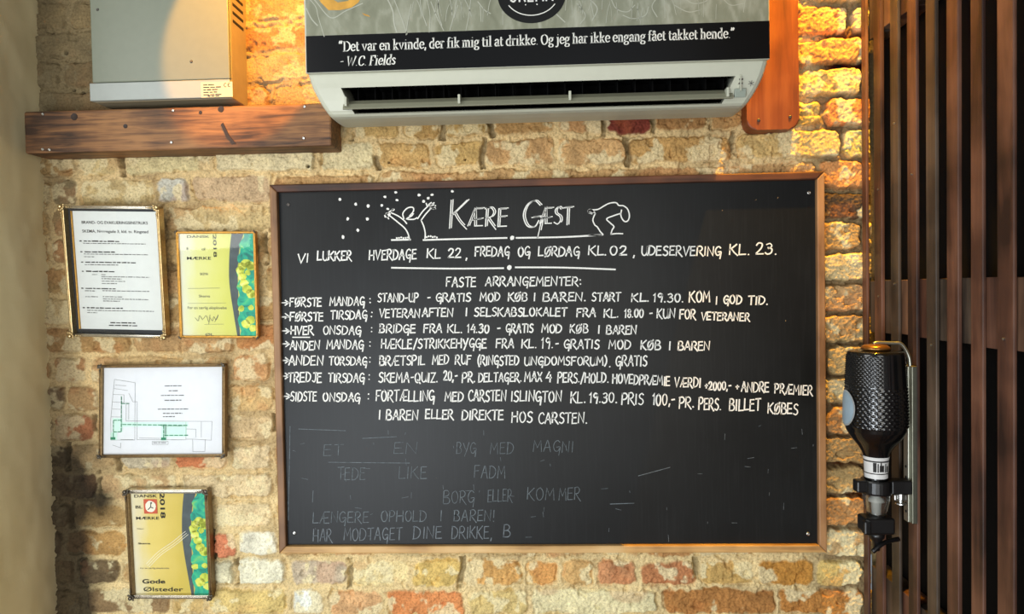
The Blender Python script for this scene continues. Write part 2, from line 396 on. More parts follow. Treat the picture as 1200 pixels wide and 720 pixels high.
    # soot in the lower left corner, upper left grey tint: grime plus shade painted in
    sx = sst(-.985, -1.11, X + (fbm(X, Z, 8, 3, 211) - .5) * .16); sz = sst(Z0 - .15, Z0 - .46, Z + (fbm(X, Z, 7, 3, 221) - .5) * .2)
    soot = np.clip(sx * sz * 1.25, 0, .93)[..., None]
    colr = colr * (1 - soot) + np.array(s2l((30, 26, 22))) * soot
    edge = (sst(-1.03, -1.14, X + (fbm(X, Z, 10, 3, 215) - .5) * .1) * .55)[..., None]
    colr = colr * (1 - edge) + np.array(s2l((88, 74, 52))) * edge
    grime_shade = (sst(Z0 + .30, Z0 + .42, Z) * np.maximum(sst(-.80, -.90, X), .62 * sst(-.40, -.48, X)) * (.70 + .25 * mid))[..., None]
    colr = colr * (1 - grime_shade) + np.array(s2l((104, 92, 68))) * grime_shade * (.7 + .6 * fbm(X, Z, 18, 4, 231)[..., None])
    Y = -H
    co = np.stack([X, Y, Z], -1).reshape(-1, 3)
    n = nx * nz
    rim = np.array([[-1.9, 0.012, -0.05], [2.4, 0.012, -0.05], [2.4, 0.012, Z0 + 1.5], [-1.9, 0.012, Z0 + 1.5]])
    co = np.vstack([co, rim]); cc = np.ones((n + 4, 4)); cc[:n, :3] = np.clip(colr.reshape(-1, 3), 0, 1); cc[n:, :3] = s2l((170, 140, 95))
    i = np.arange(n).reshape(nz, nx)
    q = np.stack([i[:-1, :-1], i[:-1, 1:], i[1:, 1:], i[1:, :-1]], -1).reshape(-1, 4)
    a, b, c, d = i[0, 0], i[0, -1], i[-1, -1], i[-1, 0]
    q = np.vstack([q, [[n, n + 1, b, a], [n + 1, n + 2, c, b], [n + 2, n + 3, d, c], [n + 3, n, a, d]]])
    me = bpy.data.meshes.new('wall_back'); nf = len(q)
    me.vertices.add(n + 4); me.vertices.foreach_set('co', co.ravel())
    me.loops.add(nf * 4); me.loops.foreach_set('vertex_index', q.ravel().astype(np.int32))
    me.polygons.add(nf); me.polygons.foreach_set('loop_start', np.arange(0, nf * 4, 4, dtype=np.int32)); me.polygons.foreach_set('loop_total', np.full(nf, 4, dtype=np.int32))
    me.update(calc_edges=True); me.validate()
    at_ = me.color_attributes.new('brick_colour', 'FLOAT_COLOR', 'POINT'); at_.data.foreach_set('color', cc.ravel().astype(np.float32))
    me.shade_smooth()
    t = NT('old_brick'); vc = t.add('ShaderNodeVertexColor', layer_name='brick_colour')
    tc = t.add('ShaderNodeTexCoord'); nz_ = t.add('ShaderNodeTexNoise', i_Scale=230.0, i_Detail=5.0, i_Roughness=.78); t.link(tc, 'Object', nz_, 'Vector')
    r = t.ramp([(.32, (.42, .38, .33, 1)), (.50, (1.0, 1.0, 1.0, 1)), (.68, (1.22, 1.22, 1.2, 1))], nz_, 'Fac')
    mx = t.add('ShaderNodeMix', data_type='RGBA', blend_type='MULTIPLY', i_0=.8); t.t.links.new(vc.outputs[0], mx.inputs[6]); t.t.links.new(r.outputs[0], mx.inputs[7])
    t.t.links.new(mx.outputs[2], t.b.inputs['Base Color'])
    t.b.inputs['Roughness'].default_value = .9; t.b.inputs['Specular IOR Level'].default_value = .2
    t.bump(nz_, 'Fac', .8, .004)
    me.materials.append(t.m)
    o = bpy.data.objects.new('wall_back', me); C.objects.link(o); o['kind'] = 'structure'
    return o
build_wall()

def struct(o): o['kind'] = 'structure'; return o
# left plaster wall: a slightly wavy slab
plaster = plain('plaster', rgb(222, 208, 166), .85, var=.04, scale=6, spec=.2, bump=.12)
bm = bmesh.new(); ny, nzz = 60, 160
g = [[bm.verts.new((-1.137 + .007 * (float(fbm(np.array(i * .05), np.array(k * .12), 1.6, 3, 7)) - .5),   .03 - i / ny * .42, -.03 + k / nzz * 3.2)) for k in range(nzz + 1)] for i in range(ny + 1)]
for i in range(ny):
    for k in range(nzz): bm.faces.new((g[i][k], g[i + 1][k], g[i + 1][k + 1], g[i][k + 1]))
b_ = [bm.verts.new((-1.25, y, z)) for y, z in ((.03, -.03), (-.39, -.03), (-.39, 3.17), (.03, 3.17))]
bm.faces.new(b_)
lw = struct(bmobj('wall_left', bm, plaster, smooth=False))
dark_panel = plain('dark_panel', rgb(9, 7, 6), .8, var=.3, scale=20, spec=.2)
struct(box('void_panel', .746, .78, -2.3, .02, -.02, Z0 + 1.5, dark_panel, bev=0))  # added black panel: blocks light, stands in for the unlit space behind
struct(box('floor', -1.9, 2.4, -3.6, .05, -.06, 0, wood('floor_boards', rgb(60, 40, 26), rgb(96, 66, 42), rgb(120, 86, 56), 'X'), bev=0))

# ------------------------------------------------------------------ shared materials
steel = plain('bright_steel', rgb(190, 190, 186), .28, 1.0)
iron = plain('dull_iron', rgb(92, 88, 84), .45, .8)
black_plastic = plain('black_plastic', rgb(16, 16, 17), .32, spec=.5)
beam_wood = wood('beam_wood', rgb(58, 40, 28), rgb(108, 74, 46), rgb(150, 106, 64), 'X', .6, scale=3.6)
plank_wood = wood('plank_wood', rgb(96, 44, 20), rgb(126, 62, 28), rgb(146, 80, 40), 'Z', .5, scale=1.0)
chalk = plain('white_chalk', rgb(232, 232, 226), .95, var=.10, scale=300, spec=.1)
chalk_dim = plain('rubbed_chalk', rgb(104, 112, 116), .9, var=.4, scale=160, spec=.15)
chalk_faint = plain('faint_chalk', rgb(112, 119, 124), .9, var=.35, scale=160, spec=.15)

# ------------------------------------------------------------------ chalkboard
BD = 0.010                                        # face of the slate in front of the wall
cb = thing('chalkboard', 'large wood-framed black chalkboard covered in white handwriting, hung on the brick wall', 'chalkboard', (0.004, 0, Z0 - .588))
bx0, bx1, bz0, bz1 = -.602, .609, Z0 - .588, Z0 + .239
def slate_mat():
    t = NT('slate'); tc = t.add('ShaderNodeTexCoord')
    n = t.add('ShaderNodeTexNoise', i_Scale=3.0, i_Detail=6.0, i_Roughness=.65); t.link(tc, 'Object', n, 'Vector')
    mp = t.add('ShaderNodeMapping'); mp.inputs['Scale'].default_value = (220, 1, 9); t.link(tc, 'Object', mp, 0)
    n2 = t.add('ShaderNodeTexNoise', i_Scale=1.0, i_Detail=3.0); t.link(mp, 0, n2, 'Vector')
    r = t.ramp([(.35, rgb(13, 14, 14)), (.7, rgb(22, 24, 25))], n, 'Fac')
    r2 = t.ramp([(.5, (0, 0, 0, 1)), (.85, rgb(40, 42, 44))], n2, 'Fac')
    mx = t.add('ShaderNodeMix', data_type='RGBA', blend_type='ADD', i_0=.25); t.t.links.new(r.outputs[0], mx.inputs[6]); t.t.links.new(r2.outputs[0], mx.inputs[7])
    t.t.links.new(mx.outputs[2], t.b.inputs['Base Color'])
    t.b.inputs['Roughness'].default_value = .40; t.b.inputs['Specular IOR Level'].default_value = .22
    t.bump(n2, 'Fac', .05, .001)
    return t.m
box('slate_panel', bx0 + .008, bx1 - .008, -BD, .008, bz0 + .008, bz1 - .008, slate_mat(), cb)
fw = .0165
fr_top = wood('frame_wood_dark', rgb(48, 26, 16), rgb(84, 48, 28), rgb(112, 66, 40), 'X', .5)  # top rail darker than the sides
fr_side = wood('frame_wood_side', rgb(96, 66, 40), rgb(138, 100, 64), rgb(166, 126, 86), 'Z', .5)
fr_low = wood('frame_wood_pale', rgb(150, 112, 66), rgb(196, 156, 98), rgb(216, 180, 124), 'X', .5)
def rail(pts, m, label=None):
    bm = bmesh.new(); add_prism(bm, [(p[0], p[1]) for p in pts], -.022, .006)
    bmesh.ops.bevel(bm, geom=[e for e in bm.edges if abs(e.verts[0].co.y - e.verts[1].co.y) < 1e-6 and e.verts[0].co.y < -.02], offset=.0025, segments=2, affect='EDGES', profile=.5)
    return bmobj('frame_rail', bm, m, cb, label=label)
rail([(bx0, bz1), (bx1, bz1), (bx1 - fw, bz1 - fw), (bx0 + fw, bz1 - fw)], fr_top, 'dark top rail')
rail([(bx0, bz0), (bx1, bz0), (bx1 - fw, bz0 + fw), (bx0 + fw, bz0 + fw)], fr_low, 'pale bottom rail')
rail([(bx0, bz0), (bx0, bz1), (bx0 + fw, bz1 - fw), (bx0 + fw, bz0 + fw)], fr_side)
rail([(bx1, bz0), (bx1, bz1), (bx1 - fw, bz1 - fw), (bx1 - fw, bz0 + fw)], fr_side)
for px, py in ((338, 240), (948, 226), (345, 625), (947, 626)):
    p = at(px, py, BD); screw('screw', (p.x, -BD - .0002, p.z), .0042, iron if px < 340 and py < 300 else steel, cb)

def hand(words, cap, name, mat=chalk, w=.0034, rng=random.Random(3), double=0.0, font=HAND):
    """words: (text, x0, x1, baseline y) in photo coordinates on the face of the board"""
    rb = Ribbon()
    for wd in words:
        text, x0, x1, yb = wd[:4]; cp = wd[4] if len(wd) > 4 else cap; sl = wd[5] if len(wd) > 5 else 0.0
        st, tw = layout(text, font)
        sx = (x1 - x0) / max(tw, .05)
        if text in '.,:-I+': sx = min(sx, cp)
        for s in st:
            jx, jy = rng.uniform(-.03, .03), rng.uniform(-.05, .05)
            pts = [(x0 + (p[0] + jx + .04 * (p[1] - .5)) * sx, yb + sl * (p[0] * sx) - (p[1] + jy) * cp) for p in s]
            wp = [at(a, b, BD) for a, b in pts]; pl = [(q.x, q.z) for q in wp]
            rb.stroke(pl, w * rng.uniform(.85, 1.15))
            if double:
                rb.stroke([(a + double, b + double * .3) for a, b in pl[:max(2, int(len(pl) * .8))]], w * .9)
    return rb.build(name, -BD - .0006, mat, cb)
# heading
hand([('K', 528, 548, 268, 33), ('ÆRE', 549, 594, 266, 21), ('G', 612, 634, 268, 32), ('ÆST', 633, 669, 263, 19)], 20, 'chalk_heading', double=.0042, w=.0024)
rb = Ribbon()
def cl(pts, w=.0028, smooth=True):
    q = catmull(pts, 5) if smooth else pts
    wp = [at(a, b, BD) for a, b in q]; rb.stroke([(p.x, p.z) for p in wp], w)
def dab(px, py, r, k=1.0):
    p = at(px, py, BD); rb.blob((p.x, p.z), r, r * k)
Q = lambda pts, ox, oy, s: [(ox + a / s, oy + b / s) for a, b in pts]
for pts in ([(155, 300), (230, 360), (310, 430), (345, 490), (360, 550)], [(165, 265), (240, 300), (300, 345), (330, 380)], [(300, 330), (290, 270), (340, 215), (395, 210), (400, 250), (360, 300)],
            [(400, 275), (380, 300), (330, 330), (400, 335), (440, 318)], [(445, 328), (500, 250), (560, 190)], [(580, 225), (530, 280), (482, 345)], [(482, 345), (510, 410), (525, 480), (522, 545)],
            [(110, 285), (150, 255), (190, 225)], [(120, 300), (140, 330)], [(545, 195), (535, 165)], [(570, 190), (620, 160)], [(580, 205), (635, 190)], [(575, 220), (635, 220)], [(560, 180), (590, 158)]):
    cl(Q(pts, 440, 220, 9))
for a, b, r in ((130, 285, .0075), (112, 300, .005), (600, 190, .0065), (612, 215, .005), (185, 235, .004)): dab(440 + a / 9, 220 + b / 9, r, .7)
for a, b in ((68, 187), (100, 97), (215, 52), (228, 132), (130, 225), (460, 78), (600, 75), (557, 112), (508, 145), (812, 40)): dab(440 + a / 9, 220 + b / 9, .0036, .8)
for px, py in ((398.5, 234), (417, 239.5), (431.5, 241.5), (407.5, 256.5), (430.5, 257), (419.5, 270), (402, 278)): dab(px, py, .0034, 1.1)
for k in range(6): dab(465 + k * 2.6, 279.5 - random.random() * 2, .0022)
for k in range(6): dab(500 + k * 2.4, 278.5 - random.random() * 2, .0022)
for pts in ([(459, 281.5), (481, 281)], [(496, 281.5), (530, 280.5), (594, 279)], [(605, 279), (660, 278), (705, 275.5)], [(459, 314), (530, 315), (590, 314.5)], [(604, 313.5), (660, 313.8), (721, 316)]): cl(pts, .0036)
dab(600, 279, .0052); dab(597, 314, .0052)
for pts in ([(100, 575), (265, 573), (240, 530), (205, 475), (175, 450), (152, 395), (165, 345), (180, 315)], [(180, 315), (160, 285), (110, 265), (100, 300), (140, 315)], [(110, 280), (165, 300)], [(140, 270), (215, 262), (280, 225), (350, 190), (430, 182), (465, 215), (520, 220), (570, 260), (592, 330), (580, 390), (545, 412), (510, 385), (488, 330), (497, 270)],
            [(485, 312), (400, 340), (318, 378), (365, 430), (405, 470), (385, 510), (368, 562)], [(368, 562), (440, 555), (512, 556)]):
    cl(Q(pts, 680, 220, 10.29))
dab(692, 248, .0065, .8)
rb.build('chalk_drawing', -BD - .0006, chalk, cb)
LINES = [
 (10.5, [('VI', 349, 362, 308), ('LUKKER', 372, 412, 305), ('HVERDAGE', 433, 488, 305, 11, -.03), ('KL', 501, 516, 302.5), ('22', 525, 540, 302), (',', 546, 549, 303), ('FREDAG', 557, 597, 300), ('OG', 607, 621, 300), ('LØRDAG', 631, 679, 300), ('KL.', 690, 711, 299), ('02', 715, 734, 299), (',', 742, 745, 300), ('UDESERVERING', 752, 845, 299, 10.5, .01), ('KL.', 855, 879, 299, 12), ('23.', 886, 910, 298, 13)]),
 (10.5, [('FASTE', 523, 558, 336), ('ARRANGEMENTER:', 569, 681, 335, 10, 0)]),
 (9.5, [('>', 329, 338, 360), ('FØRSTE', 340, 377, 359), ('MANDAG', 387, 427, 358), (':', 433, 435, 357), ('STAND-UP', 443, 490, 354), ('-', 501, 506, 354), ('GRATIS', 511, 552, 353.5), ('MOD', 563, 586, 353), ('KØB', 596, 618, 353), ('I', 626, 628, 353), ('BAREN.', 637, 687, 353), ('START', 694, 727, 353), ('KL.', 740, 761, 353.5), ('19.30.', 766, 801, 354), ('KOM', 808, 832, 354, 12), ('I', 839, 841, 357), ('GOD', 848, 869, 356), ('TID.', 877, 900, 357)]),
 (9.5, [('>', 329, 338, 376), ('FØRSTE', 340, 379, 376), ('TIRSDAG', 388, 430, 374), (':', 435, 437, 373), ('VETERAN', 445, 492, 372), ('AFTEN', 495, 531, 371), ('I', 546, 548, 370), ('SELSKABSLOKALET', 556, 664, 370.5, 9.5, 0), ('FRA', 676, 698, 371), ('KL.', 708, 725, 372), ('18.00', 732, 754, 372), ('-', 761, 766, 372), ('KUN', 770, 791, 373, 10.5), ('FOR', 797, 815, 374, 10.5), ('VETERANER', 822, 878, 375, 9, .03)]),
 (9.5, [('>', 329, 338, 393), ('HVER', 341, 367, 392), ('ONSDAG', 379, 423, 392), (':', 435, 437, 391), ('BRIDGE', 445, 487, 390), ('FRA', 497, 518, 390), ('KL.', 525, 542, 390), ('14.30', 548, 573, 390), ('-', 583, 588, 390), ('GRATIS', 593, 625, 390), ('MOD', 635, 658, 390), ('KØB', 668, 689, 390), ('I', 701, 703, 391), ('BAREN', 711, 746, 391.5)]),
 (10, [('>', 329, 338, 408.5), ('ANDEN', 340, 375, 410), ('MANDAG', 383, 426, 409), (':', 433, 435, 408), ('HÆKLE/STRIKKEHYGGE', 447, 570, 408.5, 10.5, -.005), ('FRA', 582, 602, 408), ('KL.', 612, 629, 408), ('19.', 635, 648, 408, 12), ('-', 651, 656, 408), ('GRATIS', 661, 702, 408.5), ('MOD', 714, 739, 409), ('KØB', 751, 774, 409.5), ('I', 784, 786, 410), ('BAREN', 795, 832, 410.5)]),
 (10.5, [('>', 329, 338, 428), ('ANDEN', 339, 379, 428), ('TORSDAG', 386, 430, 428, 9.5), (':', 433, 435, 427), ('BRÆTSPIL', 445, 498, 428), ('MED', 507, 526, 427), ('RUF', 534, 552, 427), ('(RINGSTED', 560, 608, 428), ('UNGDOMSFORUM)', 615, 711, 428, 9.5, 0), ('.', 714, 717, 430), ('GRATIS', 722, 758, 429, 11.5)]),
 (11, [('>', 329, 338, 447), ('TREDJE', 338, 377, 448), ('TIRSDAG', 385, 427, 448, 10), (':', 432, 434, 447), ('SKEMA-QUIZ.', 444, 513, 448), ('20,-', 520, 536, 446), ('PR.', 542, 557, 448), ('DELTAGER.', 561, 611, 447.5, 10), ('MAX', 615, 635, 447), ('4', 640, 646, 447), ('PERS./HOLD.', 654, 713, 448.5), ('HOVEDPRÆMIE', 718, 785, 449, 10.5, .045), ('VÆRDI', 791, 821, 454), ('+2000,-', 826, 857, 457, 9.5), ('+', 862, 866, 458, 9), ('ANDRE', 869, 901, 459, 11, .03), ('PRÆMIER', 908, 952, 461, 11, .05)]),
 (10.5, [('>', 329, 340, 470), ('SIDSTE', 341, 371, 470), ('ONSDAG', 379, 422, 470.5, 9.5), (':', 431, 433, 470), ('FORTÆLLING', 441, 509, 470, 12), ('MED', 522, 543, 470), ('CARSTEN', 549, 593, 470, 12), ('ISLINGTON', 599, 658, 470.5, 12, .005), ('KL.', 669, 686, 472, 13), ('19.30.', 691, 723, 472, 11.5), ('PRIS', 729, 754, 474, 12.5), ('100,-', 765, 791, 475, 13), ('PR.', 796, 813, 478, 12), ('PERS.', 819, 845, 480, 13), ('BILLET', 855, 891, 481, 13), ('KØBES', 900, 935, 484, 12, .05)]),
 (11, [('I', 444, 446, 492), ('BAREN', 453, 490, 492), ('ELLER', 499, 531, 491, 10.5), ('DIREKTE', 542, 590, 492, 11), ('HOS', 600, 624, 495, 12), ('CARSTEN.', 631, 688, 496, 12, .0)]),
]
for cap, words in LINES: hand(words, cap, 'chalk_line', rng=random.Random(len(words)), w=.0029)
rb = Ribbon(); cl([(343, 395.5), (363, 395.5)], .0024); rb.build('chalk_underline', -BD - .0006, chalk, cb)
hand([('HAR', 367, 389, 635), ('MODTAGET', 403, 471, 633), ('DINE', 485, 518, 631), ('DRIKKE,', 530, 577, 631), ('B', 590, 598, 630)], 14, 'rubbed_out_line', chalk_faint, .0018)
hand([('LÆNGERE', 367, 432, 613), ('OPHOLD', 447, 500, 611), ('I', 516, 519, 611), ('BAREN!', 532, 580, 611)], 12.5, 'rubbed_out_line', chalk_dim, .0018)
hand([('I', 366, 369, 588), ('BORG', 520, 556, 590), ('ELLER', 572, 600, 588), ('KOM', 618, 650, 586), ('MER', 655, 680, 586)], 14, 'rubbed_out_line', chalk_dim, .0014)
hand([('TEDE', 396, 428, 562), ('LIKE', 468, 500, 561), ('FADM', 556, 592, 560)], 14, 'rubbed_out_line', chalk_dim, .0014)
hand([('ET', 380, 402, 534), ('EN', 462, 490, 532), ('BYG', 535, 558, 532), ('MED', 575, 602, 532), ('MAGNI', 625, 672, 530)], 13, 'rubbed_out_line', chalk_dim, .0013)
rb = Ribbon(); rg = random.Random(5)
for k in range(70):
    px, py = rg.uniform(335, 955), rg.uniform(500, 630); l = rg.uniform(2, 8)
    if px > 660 and rg.random() < .5: continue
    cl([(px, py), (px + rg.uniform(-1, 1), py + l)] if rg.random() < .6 else [(px, py), (px + l, py + rg.uniform(-2, 2))], .0008, False)
cl([(340, 500), (338, 610)], .0014, False); cl([(350, 503), (405, 505)], .0014, False); cl([(425, 514), (465, 512)], .0014, False); cl([(385, 542), (480, 543)], .0014, False)
cl([(748, 558), (785, 548)], .0014, False); cl([(715, 591), (743, 590)], .0016, False)
rb.build('chalk_scratches', -BD - .0004, chalk_dim, cb)

# ------------------------------------------------------------------ horizontal beam and vertical plank
bt = thing('wooden_beam', 'long horizontal dark-stained wooden beam on the wall under the electrical cabinet', 'wooden beam', (-.78, 0, Z0 + .308))
bm = bmesh.new(); add_box(bm, -1.118, -.444, -.075, .012, Z0 + .311, Z0 + .402, .004)
bmobj('beam_body', bm, beam_wood, bt)
for px, py in ((50, 128), (50, 175), (203, 126), (201, 167), (357, 122), (356, 162), (58, 177)):
    p = at(px, py, .075); p.z = min(max(p.z, Z0 + .318), Z0 + .395); screw('nail', (p.x, -.0752, p.z), .0034, steel, bt)
knot = plain('wood_knot', rgb(40, 26, 18), .6)
for px, py, r in ((87, 137, .008), (259, 128, .007), (147, 148, .005), (235, 132, .004)):
    p = at(px, py, .075); bm = bmesh.new(); add_lathe(bm, [(r, .0005), (r * .95, -.0006), (r * .5, -.0002)], (p.x, -.075, p.z), 12, 'Y'); bmobj('wood_knot', bm, knot, bt)
p = at(270, 158, .075); bm = bmesh.new()
add_prism(bm, [(p.x - .020, p.z + .022), (p.x - .015, p.z + .026), (p.x - .002, p.z - .002), (p.x + .012, p.z - .019), (p.x + .004, p.z - .020), (p.x - .009, p.z - .004)], -.0765, -.07); bmobj('split_knot', bm, knot, bt)
pk = thing('wooden_plank', 'short vertical orange-brown wooden plank with rounded corners beside the air conditioner', 'wooden plank', (.5, 0, Z0 + .322))
bm = bmesh.new(); pl = []
xa, xb, za, zb, rr = .4408, .551, Z0 + .328, Z0 + 1.0, .022
for cx, cz, a0 in ((xa + rr, za + rr, 180), (xb - rr, za + rr, 270)):
    pl += [(cx + rr * math.cos(math.radians(a0 + k * 15)), cz + rr * math.sin(math.radians(a0 + k * 15))) for k in range(7)]
pl += [(xb, zb), (xa, zb)]
add_prism(bm, pl, -.036, .008)
bmesh.ops.bevel(bm, geom=[e for e in bm.edges if e.verts[0].co.y < -.03 and e.verts[1].co.y < -.03], offset=.003, segments=2, affect='EDGES', profile=.5)
bmobj('plank_board', bm, plank_wood, pk)
for px, py in ((889, 141), (926, 137)): p = at(px, py, .036); screw('screw', (p.x, -.0362, p.z), .0035, iron, pk)

# ------------------------------------------------------------------ electrical cabinet
cab_grey = plain('cabinet_enamel', rgb(112, 118, 101), .38, var=.03)
cab_strip = plain('cabinet_strip', rgb(146, 152, 146), .35, var=.03)
dk = plain('dark_gap', rgb(20, 19, 17), .7)
ct = thing('electrical_cabinet', 'grey metal electrical cabinet with rating sticker, above the left end of the wooden beam', 'electrical cabinet', (-.81, 0, Z0 + .413))
cx0, cx1, cz0, cz1 = -.962, -.655, Z0 + .416, Z0 + .86
box('cabinet_body', cx0 + .004, cx1, -.078, .006, cz0, cz1, plain('cabinet_side', rgb(150, 138, 112), .5, var=.05), ct, .002)
box('cover_panel', cx0 + .006, cx1 - .001, -.086, -.076, Z0 + .456, cz1 - .002, cab_grey, ct, .002)
box('lower_strip', cx0, cx1 - .001, -.087, -.076, cz0 + .001, Z0 + .4548, cab_strip, ct, .0015)
p = at(254, 105, .088)
st = box('rating_sticker', p.x - .034, p.x + .034, -.0876, -.0868, p.z - .016, p.z + .016, plain('sticker_paper', rgb(196, 190, 158), .6, var=.03), ct, 0)
ink = plain('black_ink', rgb(28, 27, 26), .7); ink_grey = plain('grey_ink', rgb(96, 96, 94), .7)
def microtext(rb, x0, x1, z, h, rg, fill=1.0):
    """lines of print too small to read: word-long dashes"""
    x = x0; end = x0 + (x1 - x0) * fill
    while x < end:
        l = min(rg.uniform(1.5, 5) * h, end - x)
        rb.poly([(x, z), (x + l, z), (x + l, z + h * rg.uniform(.6, .9)), (x, z + h * rg.uniform(.6, .9))]); x += l + h * .7
rg = random.Random(9); rb = Ribbon()
for k, f in enumerate((.45, .72, .62, .55, .75)): microtext(rb, p.x - .029, p.x + .025, p.z + .0095 - k * .0052, .0028, rg, f)
microtext(rb, p.x - .02, p.x + .005, p.z - .0145, .003, rg)
rb.stroke([(p.x + .019 + .003 * math.cos(a), p.z + .009 + .004 * math.sin(a)) for a in np.linspace(1, 5.3, 9)], .0012); rb.stroke([(p.x + .027 + .003 * math.cos(a), p.z + .009 + .004 * math.sin(a)) for a in np.linspace(1, 5.3, 9)], .0012); rb.stroke([(p.x + .0245, p.z + .009), (p.x + .0275, p.z + .009)], .001)
rb.build('sticker_print', -.0880, ink, ct)
for px, py in ((114, 11), (224, 72)): q = at(px, py, .087); screw('cover_screw', (q.x, -.0862, q.z), .003, iron, ct)
for k in range(5):
    zc = Z0 + .585 + k * .018; bm = bmesh.new(); add_box(bm, cx1 - .001, cx1 + .0012, -.066, -.012, zc - .003, zc + .003, .0008)
    bmobj('vent_slot', bm, dk, ct)

# ------------------------------------------------------------------ air conditioner
ac_white = plain('ac_plastic', rgb(184, 186, 168), .42, var=.02)
AX0, AX1, AT = -.456, .440, Z0 + .64
at_ = thing('air_conditioner', 'white wall-mounted air conditioner with printed banner and black quote strip', 'air conditioner', (-.008, 0, Z0 + .348))
def inset(z):
    t = max(0.0, (Z0 + .438 - z) / .088); return .036 * t ** 1.7
def xs(x, z):                     # pull the ends in towards the rounded bottom
    u = (x - AX0) / (AX1 - AX0); i = inset(z); return AX0 + i + u * (AX1 - AX0 - 2 * i)
OUT = [(.005, .64), (.165, .64), (.186, .63), (.192, .61), (.192, .44), (.190, .425), (.187, .410), (.1855, .401)]
LOW = [(.170, .3525), (.165, .349), (.155, .347), (.120, .347), (.065, .3505), (.060, .356), (.005, .375)]
CAV = [(.150, .412), (.110, .425), (.085, .42), (.080, .39), (.10, .362), (.140, .3555), (.165, .3555)]
CLOSED = [(.183, .39), (.180, .378), (.177, .368), (.174, .359), (.172, .356), (.1715, .355), (.171, .354)]
bm = bmesh.new()
def ac_ring(x, prof): return [bm.verts.new((xs(x, Z0 + z), -d, Z0 + z)) for d, z in prof]
def ac_skin(a, b):
    n = len(a)
    for i in range(n): bm.faces.new((a[i], a[(i + 1) % n], b[(i + 1) % n], b[i]))
solid = OUT + CLOSED + LOW; cav = OUT + CAV + LOW
VX0, VX1 = -.398, .385
def shrink(prof, k): return [(d if d < .02 else d - k * (1 if d > .1 else .4), z + (k * .5 if z < .36 else 0)) for d, z in prof]
r0 = ac_ring(AX0, shrink(solid, .008)); bm.faces.new(r0[::-1])
r1 = ac_ring(AX0 + .003, shrink(solid, .003)); r2 = ac_ring(AX0 + .010, solid); r3 = ac_ring(VX0, solid)
ac_skin(r0, r1); ac_skin(r1, r2); ac_skin(r2, r3); bm.faces.new(r3[len(OUT) - 1:len(OUT) + len(CLOSED) + 1])
c0 = ac_ring(VX0, cav); c1 = ac_ring(VX1, cav); ac_skin(c0, c1); bm.faces.new(c0[len(OUT) - 1:len(OUT) + len(CAV) + 1]); bm.faces.new(c1[len(OUT) - 1:len(OUT) + len(CAV) + 1])
s3 = ac_ring(VX1, solid); s2_ = ac_ring(AX1 - .010, solid); s1 = ac_ring(AX1 - .003, shrink(solid, .003)); s0 = ac_ring(AX1, shrink(solid, .008))
bm.faces.new(s3[len(OUT) - 1:len(OUT) + len(CLOSED) + 1]); ac_skin(s3, s2_); ac_skin(s2_, s1); ac_skin(s1, s0); bm.faces.new(s0)
bmesh.ops.remove_doubles(bm, verts=bm.verts, dist=1e-5)
bmobj('casing', bm, ac_white, at_)
# dark liner, vertical vanes, flap
bm = bmesh.new()
ln = [(d - (.002 if d > .1 else -.002), z) for d, z in [(.180, .4005), (.150, .410), (.110, .423), (.087, .418), (.082, .39), (.102, .364), (.125, .358)]]
a = [bm.verts.new((VX0 + .001, -d, Z0 + z - (.0015 if z > .4 else -.001))) for d, z in ln]; b = [bm.verts.new((VX1 - .001, -d, Z0 + z - (.0015 if z > .4 else -.001))) for d, z in ln]
for i in range(len(ln) - 1): bm.faces.new((a[i], a[i + 1], b[i + 1], b[i]))
bm.faces.new(a); bm.faces.new(b)
vent_black = plain('vent_black', rgb(7, 7, 7), .8, spec=.1)
bmobj('air_outlet', bm, vent_black, at_, label='black outlet slot')
for k in range(22):
    x = VX0 + .035 + k * .0345; bm = bmesh.new(); add_box(bm, x - .0008, x + .0008, -.160, -.10, Z0 + .366, Z0 + .412, 0)
    bmobj('air_vane', bm, vent_black, at_)
flap_m = plain('flap_plastic', rgb(128, 128, 108), .4, var=.03)
bm = bmesh.new(); prof = [(.150, .384), (.166, .380), (.180, .370), (.186, .3605), (.186, .359), (.183, .3585), (.176, .366), (.164, .375), (.150, .380)]
a = [bm.verts.new((VX0 + .010, -d, Z0 + z)) for d, z in prof]; b = [bm.verts.new((VX1 - .012, -d, Z0 + z)) for d, z in prof]
for i in range(len(prof)): j = (i + 1) % len(prof); bm.faces.new((a[i], a[j], b[j], b[i]))
bm.faces.new(a[::-1]); bm.faces.new(b)
bmobj('louvre_flap', bm, flap_m, at_)
for px, py in ((405, 119), (538, 116), (668, 112), (853, 108)):
    p = at(px, py, .187); bm = bmesh.new(); add_box(bm, p.x - .0025, p.x + .0025, -.189, -.172, p.z - .009, p.z + .009, .001); bmobj('flap_arm', bm, ac_white, at_)
